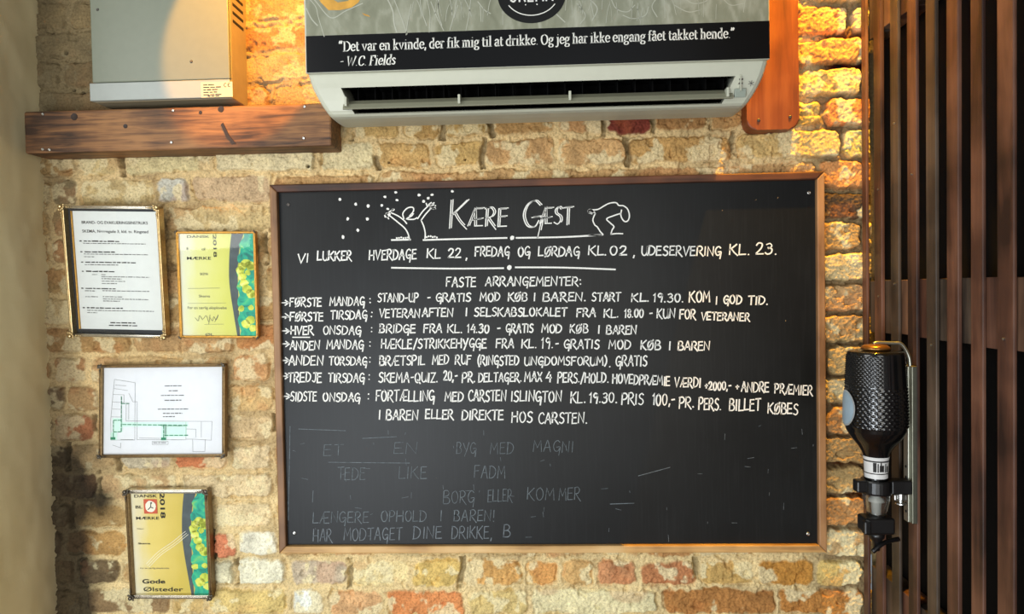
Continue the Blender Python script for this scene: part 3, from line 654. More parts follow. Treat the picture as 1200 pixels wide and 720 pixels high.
# front panel with the banner print
def banner():
    t = NT('banner_print'); tc = t.add('ShaderNodeTexCoord')
    mp = t.add('ShaderNodeMapping'); mp.inputs['Scale'].default_value = (1, 1, .55); t.link(tc, 'Object', mp, 0)
    n1 = t.add('ShaderNodeTexNoise', i_Scale=8.0, i_Detail=7.0, i_Roughness=.62, i_Distortion=1.6); t.link(mp, 0, n1, 'Vector')
    wv = t.add('ShaderNodeTexWave', i_Scale=7.0, i_Distortion=14.0, i_Detail=5.0); wv.inputs['Detail Scale'].default_value = 2.4; t.link(mp, 0, wv, 'Vector')
    m = t.add('ShaderNodeMath', operation='MULTIPLY_ADD'); m.inputs[1].default_value = .16; t.link(wv, 'Fac', m, 0); t.link(n1, 'Fac', m, 2)
    r = t.ramp([(.38, rgb(122, 124, 104)), (.60, rgb(138, 140, 120)), (.84, rgb(172, 173, 156))], m, 0)
    t.link(r, 0, t.b, 'Base Color'); t.b.inputs['Roughness'].default_value = .3; t.b.inputs['Coat Weight'].default_value = .3
    return t.m
PB = Z0 + .428
fp = box('front_panel', AX0, AX1 - .001, -.200, -.190, PB - .001, AT - .012, ac_white, at_, .002)
bp_ = at(360, 44, .2); bq_ = at(901, 23, .2); eps = .2006
obj('banner_print', [(AX0 + .004, -eps, Z0 + .499), (AX1 - .003, -eps, Z0 + .499), (AX1 - .003, -eps, AT - .02), (AX0 + .004, -eps, AT - .02)], [(0, 1, 2, 3)], banner(), at_)
obj('quote_strip', [(AX0 + .0025, -eps, PB), (AX1 - .0015, -eps, PB), (AX1 - .0015, -eps, Z0 + .499), (AX0 + .003, -eps, Z0 + .499)], [(0, 1, 2, 3)], plain('gloss_black_print', rgb(10, 10, 11), .22, var=.05), at_, label='black strip with white quotation')
strand = plain('pale_strand', rgb(172, 174, 158), .5, var=.05); orange_p = plain('orange_print', rgb(196, 146, 56), .5, var=.25, scale=40)
def on_panel(px, py): p = at(px, py, .2008); return (p.x, p.z)
rb = Ribbon()
rb.poly([on_panel(*q) for q in ((371, -6), (376, 3), (385, 12), (398, 12), (412, 9), (420, 3), (426, -8), (414, -7), (408, 1), (396, 3), (388, -2), (384, -8))])
rb.poly([on_panel(*q) for q in ((424, 15), (432, 18), (434, 20), (427, 18))])
rb.build('orange_motif', -.2010, orange_p, at_)
rb = Ribbon()
for s in ([(365, -5), (372, 4), (388, 21), (405, 13), (425, 4)], [(360, -4), (370, 8), (373, 20), (380, 43)], [(359, 10), (365, 22), (372, 30)], [(452, -5), (460, 12), (462, 28), (465, 38)], [(460, -5), (470, 20), (477, 40)], [(482, 5), (478, 25), (476, 41)], [(535, 0), (532, 18), (527, 36)], [(552, -5), (550, 15), (546, 36)],
          [(505, 2), (512, 20), (520, 36)], [(500, -4), (504, 18), (503, 38)], [(492, -4), (494, 12), (500, 30)], [(515, -4), (513, 14), (518, 30)], [(560, 2), (568, 12), (575, 16)], [(640, -4), (648, 12), (662, 26)], [(690, -2), (700, 10), (694, 24)], [(715, -4), (722, 10), (735, 14), (744, 6)], [(730, 18), (742, 22), (756, 18), (760, 8)], [(770, -3), (764, 8), (770, 20)], [(800, -3), (812, 4), (826, 2), (834, -6)], [(790, 6), (806, 14), (820, 12)], [(845, -4), (856, 6), (872, 4)], [(676, 4), (686, 18), (680, 28)]):
    rb.stroke([on_panel(*q) for q in catmull(s, 6)], random.uniform(.0012, .0024))
rg = random.Random(21)
for k in range(40):
    px = rg.choice([rg.gauss(505, 18), rg.gauss(540, 20), rg.gauss(720, 30), rg.gauss(800, 30)]); py = rg.uniform(-8, 10); a = rg.uniform(-8, 8)
    rb.stroke([on_panel(*q) for q in catmull([(px, py), (px + a * .6, py + rg.uniform(6, 10)), (px + a, py + rg.uniform(14, 24))], 4)], rg.uniform(.0006, .0013))
rb.build('strand_lines', -.2012, strand, at_)
# oval badge
bc = at(623, -6, .2); R1, R2 = .0655, .0545
blk = plain('badge_black', rgb(9, 9, 9), .35, var=.05); wht = plain('badge_white', rgb(222, 222, 214), .5, var=.03)
badge = obj('oval_badge', [(bc.x + R1 * math.cos(2 * math.pi * k / 48), -.2014, bc.z + R2 * math.sin(2 * math.pi * k / 48)) for k in range(48)], [tuple(range(48))], blk, at_, label='black oval badge with white lettering')
rb = Ribbon()
rb.stroke([(bc.x + .0520 * math.cos(a), bc.z + .003 + .0425 * math.sin(a)) for a in np.linspace(math.radians(212), math.radians(328), 24)], .0018)
rb.stroke([(bc.x + .0520 * math.cos(a), bc.z - .003 + .0425 * math.sin(a)) for a in np.linspace(math.radians(32), math.radians(148), 24)], .0018)
DECO = {'S': (.36, "~.34,.92 .18,1.0 .02,.84 .10,.6 .30,.4 .34,.16 .18,0 .0,.08"), 'K': (.38, "0,0 0,1|.36,1 .02,.55|.10,.6 .38,0"), 'E': (.32, ".32,1 0,1 0,0 .32,0|0,.5 .28,.5"), 'M': (.46, "0,0 0,1 .23,.4 .46,1 .46,0"), 'A': (.42, "0,0 0,.8 .21,1 .42,.8 .42,0|0,.45 .42,.45")}
stt, tw = layout('SKEMA', DECO, .22)
for s in stt: rb.stroke([(bc.x - .040 + p[0] * .080 / tw, bc.z - .0125 + p[1] * .034) for p in s], .0032)
for dx in (-.012, .010): rb.blob((bc.x + dx, bc.z - .019), .0012, .0012)
rb.build('badge_lettering', -.2018, wht, badge)
# quotation in a bold book face: broad-nib strokes and slab feet
SERIF = {
 '“': (.40, ".14,1.02 .06,.86 .10,.80|.32,1.02 .24,.86 .28,.80"), '”': (.40, ".06,1.0 .12,.94 .04,.78|.24,1.0 .30,.94 .22,.78"),
 'D': (.72, ".14,0 .14,.96|~.14,.94 .42,.94 .66,.70 .66,.28 .42,.03 .14,.03|.0,.0 .30,.0|.0,.96 .30,.96"),
 'e': (.48, "~.08,.36 .42,.38 .40,.58 .24,.68 .08,.50 .07,.24 .22,.02 .44,.12"), 't': (.34, "~.14,.84 .13,.30 .18,.03 .34,.06|.0,.63 .32,.63"),
 'v': (.52, ".06,.64 .26,.02 .46,.64|-.02,.65 .18,.65|.34,.65 .54,.65"), 'a': (.48, "~.06,.54 .22,.68 .36,.56 .36,.14 .40,.02 .48,.04|~.36,.40 .14,.34 .06,.16 .18,.0 .36,.14"),
 'r': (.40, ".12,.66 .12,.0|~.13,.48 .24,.66 .38,.62|.0,.0 .28,.0|.0,.65 .12,.66"), 'n': (.56, ".12,.66 .12,0|~.13,.50 .28,.67 .42,.54 .43,0|.0,.0 .24,.0|.32,.0 .54,.0|.0,.65 .12,.66"),
 'k': (.54, ".12,1.02 .12,0|.46,.65 .14,.32|.20,.38 .46,.02|.0,.0 .24,.0|.36,.0 .56,.0|.0,1.0 .12,1.02|.30,.65 .52,.65"), 'i': (.28, ".13,.66 .13,0|.0,.0 .27,.0|.0,.65 .13,.66|.11,.92 .16,.92"),
 'd': (.54, ".42,1.02 .42,.0 .52,.02|~.42,.50 .26,.67 .08,.48 .08,.18 .24,.0 .42,.16|.30,1.0 .42,1.02"), 'f': (.34, "~.14,.0 .14,.70 .20,.98 .38,.98|.0,.63 .32,.63|.0,.0 .28,.0"),
 'm': (.84, ".12,.66 .12,0|~.13,.50 .26,.67 .38,.54 .39,0|~.40,.50 .54,.67 .68,.54 .69,0|.0,.0 .24,.0|.30,.0 .50,.0|.60,.0 .82,.0|.0,.65 .12,.66"),
 'g': (.50, "~.24,.66 .08,.52 .12,.30 .28,.28 .40,.46 .30,.64 .22,.66|~.14,.28 .06,.12 .20,.04 .42,-.04 .40,-.24 .16,-.28 .04,-.16 .14,.0|.36,.62 .50,.64"),
 'l': (.28, ".13,1.02 .13,0|.0,.0 .27,.0|.0,1.0 .13,1.02"), 'O': (.74, "~.36,.97 .12,.80 .08,.40 .24,.04 .46,.02 .66,.34 .62,.78 .38,.97 .32,.96"),
 'j': (.28, "~.15,.66 .15,-.10 .02,-.28 -.06,-.24|.02,.65 .15,.66|.13,.92 .18,.92"), 'h': (.56, ".12,1.02 .12,0|~.13,.50 .28,.67 .42,.54 .43,0|.0,.0 .24,.0|.32,.0 .54,.0|.0,1.0 .12,1.02"),
 'å': (.48, "~.06,.54 .22,.68 .36,.56 .36,.14 .40,.02 .48,.04|~.36,.40 .14,.34 .06,.16 .18,.0 .36,.14|~.22,.76 .14,.86 .22,.96 .30,.86 .22,.76"),
 '.': (.20, ".07,.04 .13,.04"), ',': (.20, ".10,.08 .05,-.14"), '-': (.30, ".02,.30 .26,.30"), ' ': (.20, None),
 'W': (.92, ".04,.96 .24,.02 .44,.86 .64,.02 .86,.96|-.04,.96 .14,.96|.76,.96 .94,.96"), 'C': (.66, "~.60,.72 .50,.94 .24,.92 .08,.62 .14,.16 .38,.0 .62,.16"),
 'F': (.58, ".14,0 .14,.96|.02,.96 .54,.96 .54,.78|.14,.50 .40,.50|.0,.0 .30,.0"), 's': (.40, "~.34,.56 .18,.68 .06,.52 .32,.24 .24,.02 .04,.10")}
SERIF['l '] = SERIF['l']
def serif(text, x0, y0, x1, y1, cap, ital=0.0, rb=None):
    st, tw = layout(text, SERIF, .045)
    L = x1 - x0
    for s in st:
        pts = []
        for p in s:
            u = p[0] / tw; pts.append(on_panel(x0 + u * L + ital * p[1] * cap, y0 + (y1 - y0) * u - p[1] * cap))
        rb.stroke(pts, .002, wfun=lambda t: .0010 + .0018 * abs(t[1]), cap=True)
rb = Ribbon()
serif('“Det var en kvinde, der fik mig til at drikke. Og jeg har ikke engang fået takket hende.”', 397, 60.5, 861, 44.5, 11.8, 0, rb)
serif('-', 399, 76, 403, 75.5, 11.5, 0, rb); serif('W.C. Fields', 406, 77.5, 463, 75.5, 11.5, .16, rb)
rb.build('quote_lettering', -.2014, wht, at_)
# display on the right cheek
def cheek(px, py): p = at(px, py, .183); return p
disp = plain('display_grey', rgb(140, 150, 138), .3, var=.05)
p = at(868, 106, .184); 
rot = Matrix.Rotation(math.radians(14), 3, 'X')
box('display_window', p.x - .011, p.x + .010, -.1845, -.1775, p.z - .012, p.z + .004, disp, at_, .0006, rot=rot)
for dx, dz in ((.001, .021), (.000, .013)): box('indicator', p.x + dx - .004, p.x + dx + .003, -.1872, -.183, p.z + dz - .0016, p.z + dz + .0016, iron, at_, .0004, rot=rot)
rb = Ribbon(); c0_ = (p.x + .019, p.z + .012)
for k in range(3): a = k * math.pi / 3 + .3; rb.stroke([(c0_[0] - .0055 * math.cos(a), c0_[1] - .0055 * math.sin(a)), (c0_[0] + .0055 * math.cos(a), c0_[1] + .0055 * math.sin(a))], .001)
rb.build('cheek_symbol', -.1880, ink_grey, at_)
bm = bmesh.new()
add_box(bm, VX1 + .001, VX1 + .003, -.1895, -.182, Z0 + .372, Z0 + .402, 0); bmobj('outlet_edge', bm, ac_white, at_)

# ------------------------------------------------------------------ picture frames
gold = plain('gold_metal', rgb(190, 166, 120), .3, .9, var=.2, scale=200); silver = plain('silver_metal', rgb(205, 200, 188), .22, .95, var=.15, scale=200)
bronze = plain('bronze_metal', rgb(120, 98, 66), .35, .9, var=.25, scale=220); old_gold = plain('thin_gold_metal', rgb(188, 140, 66), .35, .85, var=.2, scale=200)
dark_silver = plain('blackened_silver', rgb(96, 90, 80), .3, .9, var=.3, scale=300)
back_black = plain('black_mount', rgb(24, 26, 30), .6)
paper = plain('white_paper', rgb(214, 217, 212), .7, var=.02); plan_paper = plain('plan_paper', rgb(218, 220, 222), .7, var=.02)
def glass_mat():
    t = NT('picture_glass'); n = t.n; tr = t.add('ShaderNodeBsdfTransparent'); gl = t.add('ShaderNodeBsdfGlossy', i_Roughness=.03)
    fr = t.add('ShaderNodeFresnel', i_IOR=1.5); mx = t.add('ShaderNodeMixShader')
    t.link(fr, 0, mx, 0); t.link(tr, 0, mx, 1); t.link(gl, 0, mx, 2); t.link(mx, 0, n['Material Output'], 0)
    return t.m
glassm = glass_mat()
def frame_thing(label, corners, depth, lean, group='framed notices left of the chalkboard'):
    dl = math.sin(math.radians(lean)) * .5 * (corners[3][1] - corners[0][1]) / F * D
    P = [at(a, b, depth + (dl if k < 2 else -dl)) for k, (a, b) in enumerate(corners)]      # TL TR BR BL
    c = sum(P, Vector()) / 4
    w = ((P[1] - P[0]).length + (P[2] - P[3]).length) / 2; h = ((P[0] - P[3]).length + (P[1] - P[2]).length) / 2
    vx = (P[1] - P[0]) + (P[2] - P[3]); ang = -math.atan2(vx.z, vx.x)
    vz = (P[0] - P[3]) + (P[1] - P[2]); ang = (ang + math.atan2(vz.x, vz.z)) / 2
    o = thing('picture_frame', label, 'picture frame', (c.x, c.y, c.z), (math.radians(lean), ang, 0), group)
    return o, w, h
def fbar(par, x0, x1, z0, z1, d0, d1, m, beads=0, label=None):
    bm = bmesh.new(); add_box(bm, x0, x1, -d1, -d0, z0, z1, .0012)
    hor = (x1 - x0) > (z1 - z0); L = (x1 - x0) if hor else (z1 - z0)
    if beads:
        n = int(L / beads)
        for k in range(n):
            t = (k + .5) / n
            c = Vector((x0 + t * L if hor else (x0 + x1) / 2, -d1, (z0 + z1) / 2 if hor else z0 + t * L))
            r = bmesh.ops.create_icosphere(bm, subdivisions=1, radius=beads * .42); bmesh.ops.translate(bm, verts=r['verts'], vec=c)
    else:   # a raised inner ridge
        if hor: add_box(bm, x0, x1, -d1 - .0016, -d1 + .001, (z0 + z1) / 2 - .001, (z0 + z1) / 2 + .001, .0005)
        else: add_box(bm, (x0 + x1) / 2 - .001, (x0 + x1) / 2 + .001, -d1 - .0016, -d1 + .001, z0, z1, .0005)
    return bmobj('frame_bar', bm, m, par, True, label=label)
def ornament(par, x, z, sx, sz, size, m, d):
    bm = bmesh.new()
    def ball(dx, dz, r, dy=0):
        q = bmesh.ops.create_icosphere(bm, subdivisions=2, radius=r)
        for v in q['verts']: v.co = Vector((v.co.x + x + sx * dx, v.co.y * .6 - d - dy, v.co.z + z + sz * dz))
    ball(.002, .002, size * .42, .001)
    for a in range(5):
        t = math.radians(-10 + a * 27.5); ball(-size * .75 * math.cos(t) + .004, -size * .75 * math.sin(t) + .004, size * .24)
    for k in range(1, 4):
        ball(-size * (.6 + .38 * k), .001, size * (.26 - .045 * k)); ball(.001, -size * (.6 + .38 * k), size * (.26 - .045 * k))
    return bmobj('corner_ornament', bm, m, par, True, smooth=True)
def glass(par, x0, x1, z0, z1, y): return obj('glass_pane', [(x0, y, z0), (x1, y, z0), (x1, y, z1), (x0, y, z1)], [(0, 1, 2, 3)], glassm, par, True)
def sheet(par, name, x0, x1, z0, z1, y, m):
    bm = bmesh.new(); add_box(bm, x0, x1, y, y + .0008, z0, z1, 0); return bmobj(name, bm, m, par, True)
_fonts = {}
def printed(par, text, x, z, h, y, m, width=None, rot=0.0, align='LEFT', bold=0.0, name='printed_text', sx=1.0, sub=False):
    """text in the plain built-in face turned into one mesh; x,z = baseline start, h = cap height"""
    cu = bpy.data.curves.new(name, 'FONT'); cu.body = text; cu.size = 1; cu.offset = bold; cu.fill_mode = 'FRONT' if hasattr(cu, 'fill_mode') else cu.fill_mode
    o = bpy.data.objects.new(name, cu); C.objects.link(o)
    dg = bpy.context.evaluated_depsgraph_get(); me = bpy.data.meshes.new_from_object(o.evaluated_get(dg))
    bpy.data.objects.remove(o); bpy.data.curves.remove(cu)
    vs = np.array([v.co[:2] for v in me.vertices]); fs = [tuple(p.vertices) for p in me.polygons]; bpy.data.meshes.remove(me)
    vs[:, 0] -= vs[:, 0].min(); k = h / .70
    kx = (width / vs[:, 0].max()) if width else k * sx
    W_ = vs[:, 0].max() * kx; ox = {'LEFT': 0, 'CENTER': -W_ / 2, 'RIGHT': -W_}[align]
    c, s = math.cos(rot), math.sin(rot)
    return [((x + (a * kx + ox) * c - b * k * s, y, z + (a * kx + ox) * s + b * k * c)) for a, b in vs], fs
def merge(parts, name, m, par):
    V, Fc = [], []
    for v, f in parts: b = len(V); V += v; Fc += [tuple(i + b for i in q) for q in f]
    return obj(name, V, Fc, m, par, True)

# --- fire and evacuation notice, gold frame with dark inner sides
f1, w, h = frame_thing('tall gold-cornered frame holding a white typed fire and evacuation notice', [(74, 243), (188, 240), (193, 395), (80, 396)], .040, 6.5)
hw, hh = w / 2, h / 2; bw = .0065
for s in (-1, 1):
    fbar(f1, -hw, hw, s * hh - (bw if s > 0 else 0), s * hh + (bw if s < 0 else 0), -.020, .002, silver, label='silver bar')
    fbar(f1, s * hw - (bw if s > 0 else 0), s * hw + (bw if s < 0 else 0), -hh, hh, -.020, .002, gold)
for sx in (-1, 1):
    for sz in (-1, 1): ornament(f1, sx * (hw - .004), sz * (hh - .004), sx, sz, .0125, gold, .006)
sheet(f1, 'backing_board', -hw + .003, hw - .003, -hh + .003, hh - .003, .013, back_black)
px0, px1, pz0, pz1 = -hw + .018, hw - .010, -hh + .016, hh - .012
sh = sheet(f1, 'notice_sheet', px0, px1, pz0, pz1, .0115, paper)
# a brass inner lip that holds the sheet
for x0_, x1_, z0_, z1_ in ((px0 - .0026, px0, pz0, pz1), (px1, px1 + .0026, pz0, pz1)): fbar(f1, x0_, x1_, z0_, z1_, -.012, -.0085, old_gold)
yy = .0110; pw = px1 - px0; ph = pz1 - pz0
U = lambda u: px0 + u * pw
V_ = lambda v: pz1 - v * ph
parts = [printed(f1, 'BRAND- OG EVAKUERINGSINSTRUKS', U(.10), V_(.105), .0062, yy, ink, width=pw * .78, bold=.012),
         printed(f1, 'SKEMA, Nørregade 3, kld. tv. Ringsted', U(.10), V_(.178), .0062, yy, ink, width=pw * .78, bold=.010)]
merge(parts, 'notice_heading', ink, sh)
rb = Ribbon(); rg = random.Random(4)
for v, x0_, f, hgt in ((.255, .08, .42, .0032), (.345, .08, .36, .0032), (.432, .08, .60, .0032), (.510, .08, .34, .0032), (.655, .06, .36, .0032), (.822, .06, .44, .0032)):
    microtext(rb, U(x0_ + .03), U(x0_ + .03 + f), V_(v), hgt, rg); microtext(rb, U(x0_ - .02), U(x0_ + .005), V_(v), hgt, rg)
for v, x0_, f in ((.947, .36, .30), (.970, .34, .34)): microtext(rb, U(x0_), U(x0_ + f), V_(v), .0030, rg)
rb.build('notice_subheads', yy, ink, sh, True)
rb = Ribbon()
for v, x0_, f in ((.272, .10, .74), (.362, .10, .76), (.385, .10, .12), (.452, .10, .40), (.535, .18, .06), (.535, .29, .05), (.552, .29, .57), (.570, .29, .24), (.590, .29, .28), (.610, .29, .18), (.675, .08, .13), (.672, .29, .56), (.725, .08, .15), (.723, .29, .24), (.742, .29, .55), (.760, .29, .20), (.842, .09, .80), (.862, .09, .12)):
    microtext(rb, U(x0_), U(x0_ + f), V_(v), .0022, rg)
rb.build('notice_small_print', yy, ink_grey, sh, True)
glass(f1, -hw + .005, hw - .005, -hh + .005, hh - .005, -.0005)

# --- the two certificates share their art
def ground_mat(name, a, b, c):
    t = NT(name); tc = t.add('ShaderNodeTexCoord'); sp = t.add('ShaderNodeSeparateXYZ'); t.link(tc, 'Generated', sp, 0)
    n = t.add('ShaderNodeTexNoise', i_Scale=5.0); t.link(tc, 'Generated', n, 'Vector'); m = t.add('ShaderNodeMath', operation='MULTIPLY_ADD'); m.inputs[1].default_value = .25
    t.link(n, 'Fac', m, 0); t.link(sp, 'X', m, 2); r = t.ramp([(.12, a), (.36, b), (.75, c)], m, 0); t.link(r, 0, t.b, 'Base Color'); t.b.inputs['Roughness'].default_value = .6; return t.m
yel_pale = ground_mat('pale_yellow_print_glare', rgb(218, 220, 200), rgb(214, 214, 146), rgb(208, 208, 106)); yel_gold = ground_mat('golden_yellow_print_glare', rgb(224, 218, 190), rgb(218, 200, 116), rgb(206, 184, 84))  # yellow print paling to the left, glare partly painted in
white_print_glare = plain('white_print_glare', rgb(232, 230, 214), .6, var=.03); slate_print = plain('slate_print', rgb(74, 84, 88), .6, var=.2, scale=40)
def hop_mat(name, hue):
    t = NT(name); tc = t.add('ShaderNodeTexCoord'); n = t.add('ShaderNodeTexNoise', i_Scale=34.0, i_Detail=5.0, i_Distortion=1.5); t.link(tc, 'Object', n, 'Vector')
    r = t.ramp([(.30, hue[0]), (.45, hue[1]), (.58, hue[2]), (.72, hue[3])], n, 'Fac'); t.link(r, 0, t.b, 'Base Color'); t.b.inputs['Roughness'].default_value = .6; return t.m
hop = hop_mat('hop_print', (rgb(6, 112, 104), rgb(24, 164, 138), rgb(60, 190, 140), rgb(150, 205, 90)))
flower = hop_mat('hop_flower_print', (rgb(150, 170, 50), rgb(196, 206, 70), rgb(226, 226, 96), rgb(236, 236, 150)))
def certificate(par, x0, x1, z0, z1, y, ground, name='certificate_sheet'):
    w, h = x1 - x0, z1 - z0; U = lambda u: x0 + u * w; V = lambda v: z1 - v * h
    s = sheet(par, name, x0, x1, z0, z1, y, ground)
    L = [(.70, 0), (.672, .15), (.655, .30), (.650, .45), (.665, .60), (.695, .78), (.735, 1.0)]; Rr = [(.86, 0), (.80, .15), (.775, .30), (.765, .45), (.765, .60), (.765, .78), (.770, 1.0)]
    rb = Ribbon(); rb.v = [np.array((U(a), V(b))) for a, b in catmull(L, 4)] + [np.array((U(a), V(b))) for a, b in catmull(Rr, 4)]; n = len(rb.v) // 2
    rb.f = [(i, i + 1, n + i + 1, n + i) for i in range(n - 1)]; rb.build('slate_band', y - .0004, slate_print, s, True)
    rb = Ribbon(); q = catmull(Rr, 4); rg = random.Random(8)
    rb.v = [np.array((U(a + .02 * math.sin(i * 1.7)), V(b))) for i, (a, b) in enumerate(q)] + [np.array((U(1), V(b))) for a, b in q]; n = len(q)
    rb.f = [(i, i + 1, n + i + 1, n + i) for i in range(n - 1)]; rb.build('hop_picture', y - .0006, hop, s, True)
    rb = Ribbon()
    for a, b, r in ((.80, .36, .045), (.83, .32, .045), (.88, .29, .05), (.93, .31, .05), (.96, .33, .04), (.82, .42, .045), (.85, .48, .045), (.88, .54, .05), (.93, .58, .05), (.97, .60, .03), (.90, .38, .03), (.86, .88, .05), (.92, .84, .05), (.95, .92, .04), (.80, .73, .035), (.93, .72, .03)):
        rb.blob((U(min(a, 1 - r * 1.3)), V(b)), r * w * 1.3, r * w * 1.2, 9, .15)
    rb.build('hop_flowers', y - .0009, flower, s, True)
    return s, U, V, w, h
f2, w, h = frame_thing('small thin gold frame with pale yellow-green certificate, beside the white typed notice', [(207, 272), (300, 270.5), (302, 396), (210, 397)], .026, 3.0)
hw, hh = w / 2, h / 2; bw = .0052
for s in (-1, 1):
    fbar(f2, -hw, hw, s * hh - (bw if s > 0 else 0), s * hh + (bw if s < 0 else 0), -.012, .002, old_gold, beads=.0036 if s < 0 else 0)
    fbar(f2, s * hw - (bw if s > 0 else 0), s * hw + (bw if s < 0 else 0), -hh, hh, -.012, .002, old_gold)
for sx in (-1, 1):
    for sz in (-1, 1): ornament(f2, sx * (hw - .003), sz * (hh - .003), sx, sz, .0058, dark_silver, .003)
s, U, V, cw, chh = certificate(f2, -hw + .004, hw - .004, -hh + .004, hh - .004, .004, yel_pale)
parts = [printed(f2, 'DANSK', U(.11), V(.045), .0055, .0032, ink, width=cw * .30, bold=.01), printed(f2, 'MÆRKE', U(.10), V(.255), .0065, .0032, ink, width=cw * .32, bold=.01),
         printed(f2, 'B', U(.10), V(.160), .0058, .0032, ink, bold=.01), printed(f2, 'OF', U(.30), V(.165), .0050, .0032, ink, bold=.005), printed(f2, '2018', U(.455), V(.01), .0075, .0032, ink, width=chh * .22, rot=-math.pi / 2, bold=.01),
         printed(f2, 'SKEMA', U(.265), V(.405), .0055, .0032, ink_grey, width=cw * .11), printed(f2, 'Skema', U(.24), V(.620), .0055, .0032, ink_grey, width=cw * .15),
         printed(f2, 'For en særlig øloplevelse', U(.085), V(.735), .0060, .0032, ink_grey, width=cw * .52), printed(f2, 'ØL', U(.31), V(.995), .0055, .0032, ink_grey, width=cw * .11, bold=.01)]
merge(parts[:5], 'certificate_heading', ink, s); merge(parts[5:], 'certificate_text', ink_grey, s)
rb = Ribbon(); rb.stroke([(U(.10), V(.535)), (U(.52), V(.53))], .0007); rb.stroke([(U(.09), V(.68)), (U(.60), V(.675))], .0005); rb.stroke([(U(.30), V(.885)), (U(.56), V(.882))], .0005)
for q in ([(.18, .82), (.22, .85), (.24, .80), (.28, .84)], [(.29, .83), (.33, .80), (.36, .86), (.38, .79), (.36, .88)], [(.38, .82), (.41, .85), (.43, .81), (.46, .84), (.49, .79), (.44, .86)]): rb.stroke([(U(a), V(b)) for a, b in catmull(q, 5)], .0009)
rb.build('certificate_rules', .0032, ink_grey, s, True)
glass(f2, -hw + .004, hw - .004, -hh + .004, hh - .004, -.001)

# --- evacuation plan
f3, w, h = frame_thing('wide bronze beaded frame holding a white floor plan with green escape routes', [(115, 427.5), (264, 427), (263.5, 537.5), (117.5, 535.5)], .024, -3.5)
hw, hh = w / 2, h / 2; bw = .0068
for s in (-1, 1):
    fbar(f3, -hw, hw, s * hh - (bw if s > 0 else 0), s * hh + (bw if s < 0 else 0), -.014, .002, bronze, beads=.0042)
    fbar(f3, s * hw - (bw if s > 0 else 0), s * hw + (bw if s < 0 else 0), -hh, hh, -.014, .002, bronze, beads=.0042)
for sx in (-1, 1):
    for sz in (-1, 1): ornament(f3, sx * (hw - .004), sz * (hh - .004), sx, sz, .0085, dark_silver, .005)
x0_, x1_, z0_, z1_ = -hw + .006, hw - .006, -hh + .006, hh - .006; cw, chh = x1_ - x0_, z1_ - z0_
s = sheet(f3, 'plan_sheet', x0_, x1_, z0_, z1_, .006, plan_paper)
gx = lambda a: x0_ + (a - 85) / (897 - 85) * cw
gz = lambda b: z1_ - (b - 40) / (658 - 40) * chh
rb = Ribbon()
for q in ([(160, 125), (300, 150), (300, 555), (140, 555), (135, 420), (150, 230), (160, 125)], [(158, 190), (250, 205)], [(150, 232), (225, 235), (225, 290), (145, 285)], [(145, 335), (210, 338)], [(140, 390), (205, 392)], [(240, 300), (240, 420)], [(258, 225), (285, 285), (315, 285), (315, 555)],
          [(240, 420), (820, 428), (815, 560), (690, 552), (645, 552)], [(645, 430), (645, 552)], [(748, 430), (748, 540)], [(690, 552), (692, 640), (772, 640), (775, 555)], [(645, 480), (712, 482), (712, 540)], [(315, 552), (645, 556)], [(330, 540), (470, 545)], [(205, 552), (290, 552)], [(205, 575), (205, 610), (150, 590)], [(418, 566), (525, 566), (525, 588), (418, 588), (418, 566)], [(258, 300), (258, 410)], [(165, 165), (240, 172)], [(545, 556), (625, 556)]):
    rb.stroke([(gx(a), gz(b)) for a, b in q], .0006)
rb.build('plan_outline', .0054, ink_grey, s, True)
green = plain('green_print', rgb(26, 122, 84), .6, var=.05); mint = plain('mint_print', rgb(200, 230, 216), .7, var=.03)
rb = Ribbon()
for a0, b0, a1, b1 in ((150, 400, 215, 500), (210, 430, 660, 462), (478, 445, 515, 560), (500, 455, 650, 535), (135, 500, 180, 555)): rb.poly([(gx(a0), gz(b1)), (gx(a1), gz(b1)), (gx(a1), gz(b0)), (gx(a0), gz(b0))])
rb.build('route_tint', .0056, mint, s, True)
rb = Ribbon()
def dash(a0, b0, a1, b1, n):
    for k in range(n):
        t0, t1 = (k + .08) / n, (k + .80) / n
        rb.stroke([(gx(a0 + (a1 - a0) * t0), gz(b0 + (b1 - b0) * t0)), (gx(a0 + (a1 - a0) * t1), gz(b0 + (b1 - b0) * t1))], .0019)
dash(208, 245, 208, 500, 8); dash(212, 297, 265, 297, 2); dash(215, 445, 660, 455, 13); dash(495, 455, 495, 545, 3); dash(500, 524, 665, 524, 5); dash(155, 415, 210, 415, 2); dash(155, 415, 155, 500, 3); dash(155, 497, 210, 497, 2); dash(155, 500, 155, 540, 1)
for a, b in ((152, 543), (495, 548)):
    rb.poly([(gx(a - 17), gz(b + 9)), (gx(a + 17), gz(b + 9)), (gx(a + 17), gz(b - 9)), (gx(a - 17), gz(b - 9))])
rb.build('escape_routes', .0050, green, s, True)
rb = Ribbon(); rg = random.Random(2)
for a, b, l in ((500, 178, 115), (528, 213, 62), (475, 245, 160), (500, 280, 118), (455, 342, 205), (490, 372, 130), (490, 395, 80), (425, 578, 90)): microtext(rb, gx(a), gx(a + l), gz(b), .0024, rg)
rb.build('plan_print', .0052, ink_grey, s, True)
glass(f3, -hw + .005, hw - .005, -hh + .005, hh - .005, -.0012)

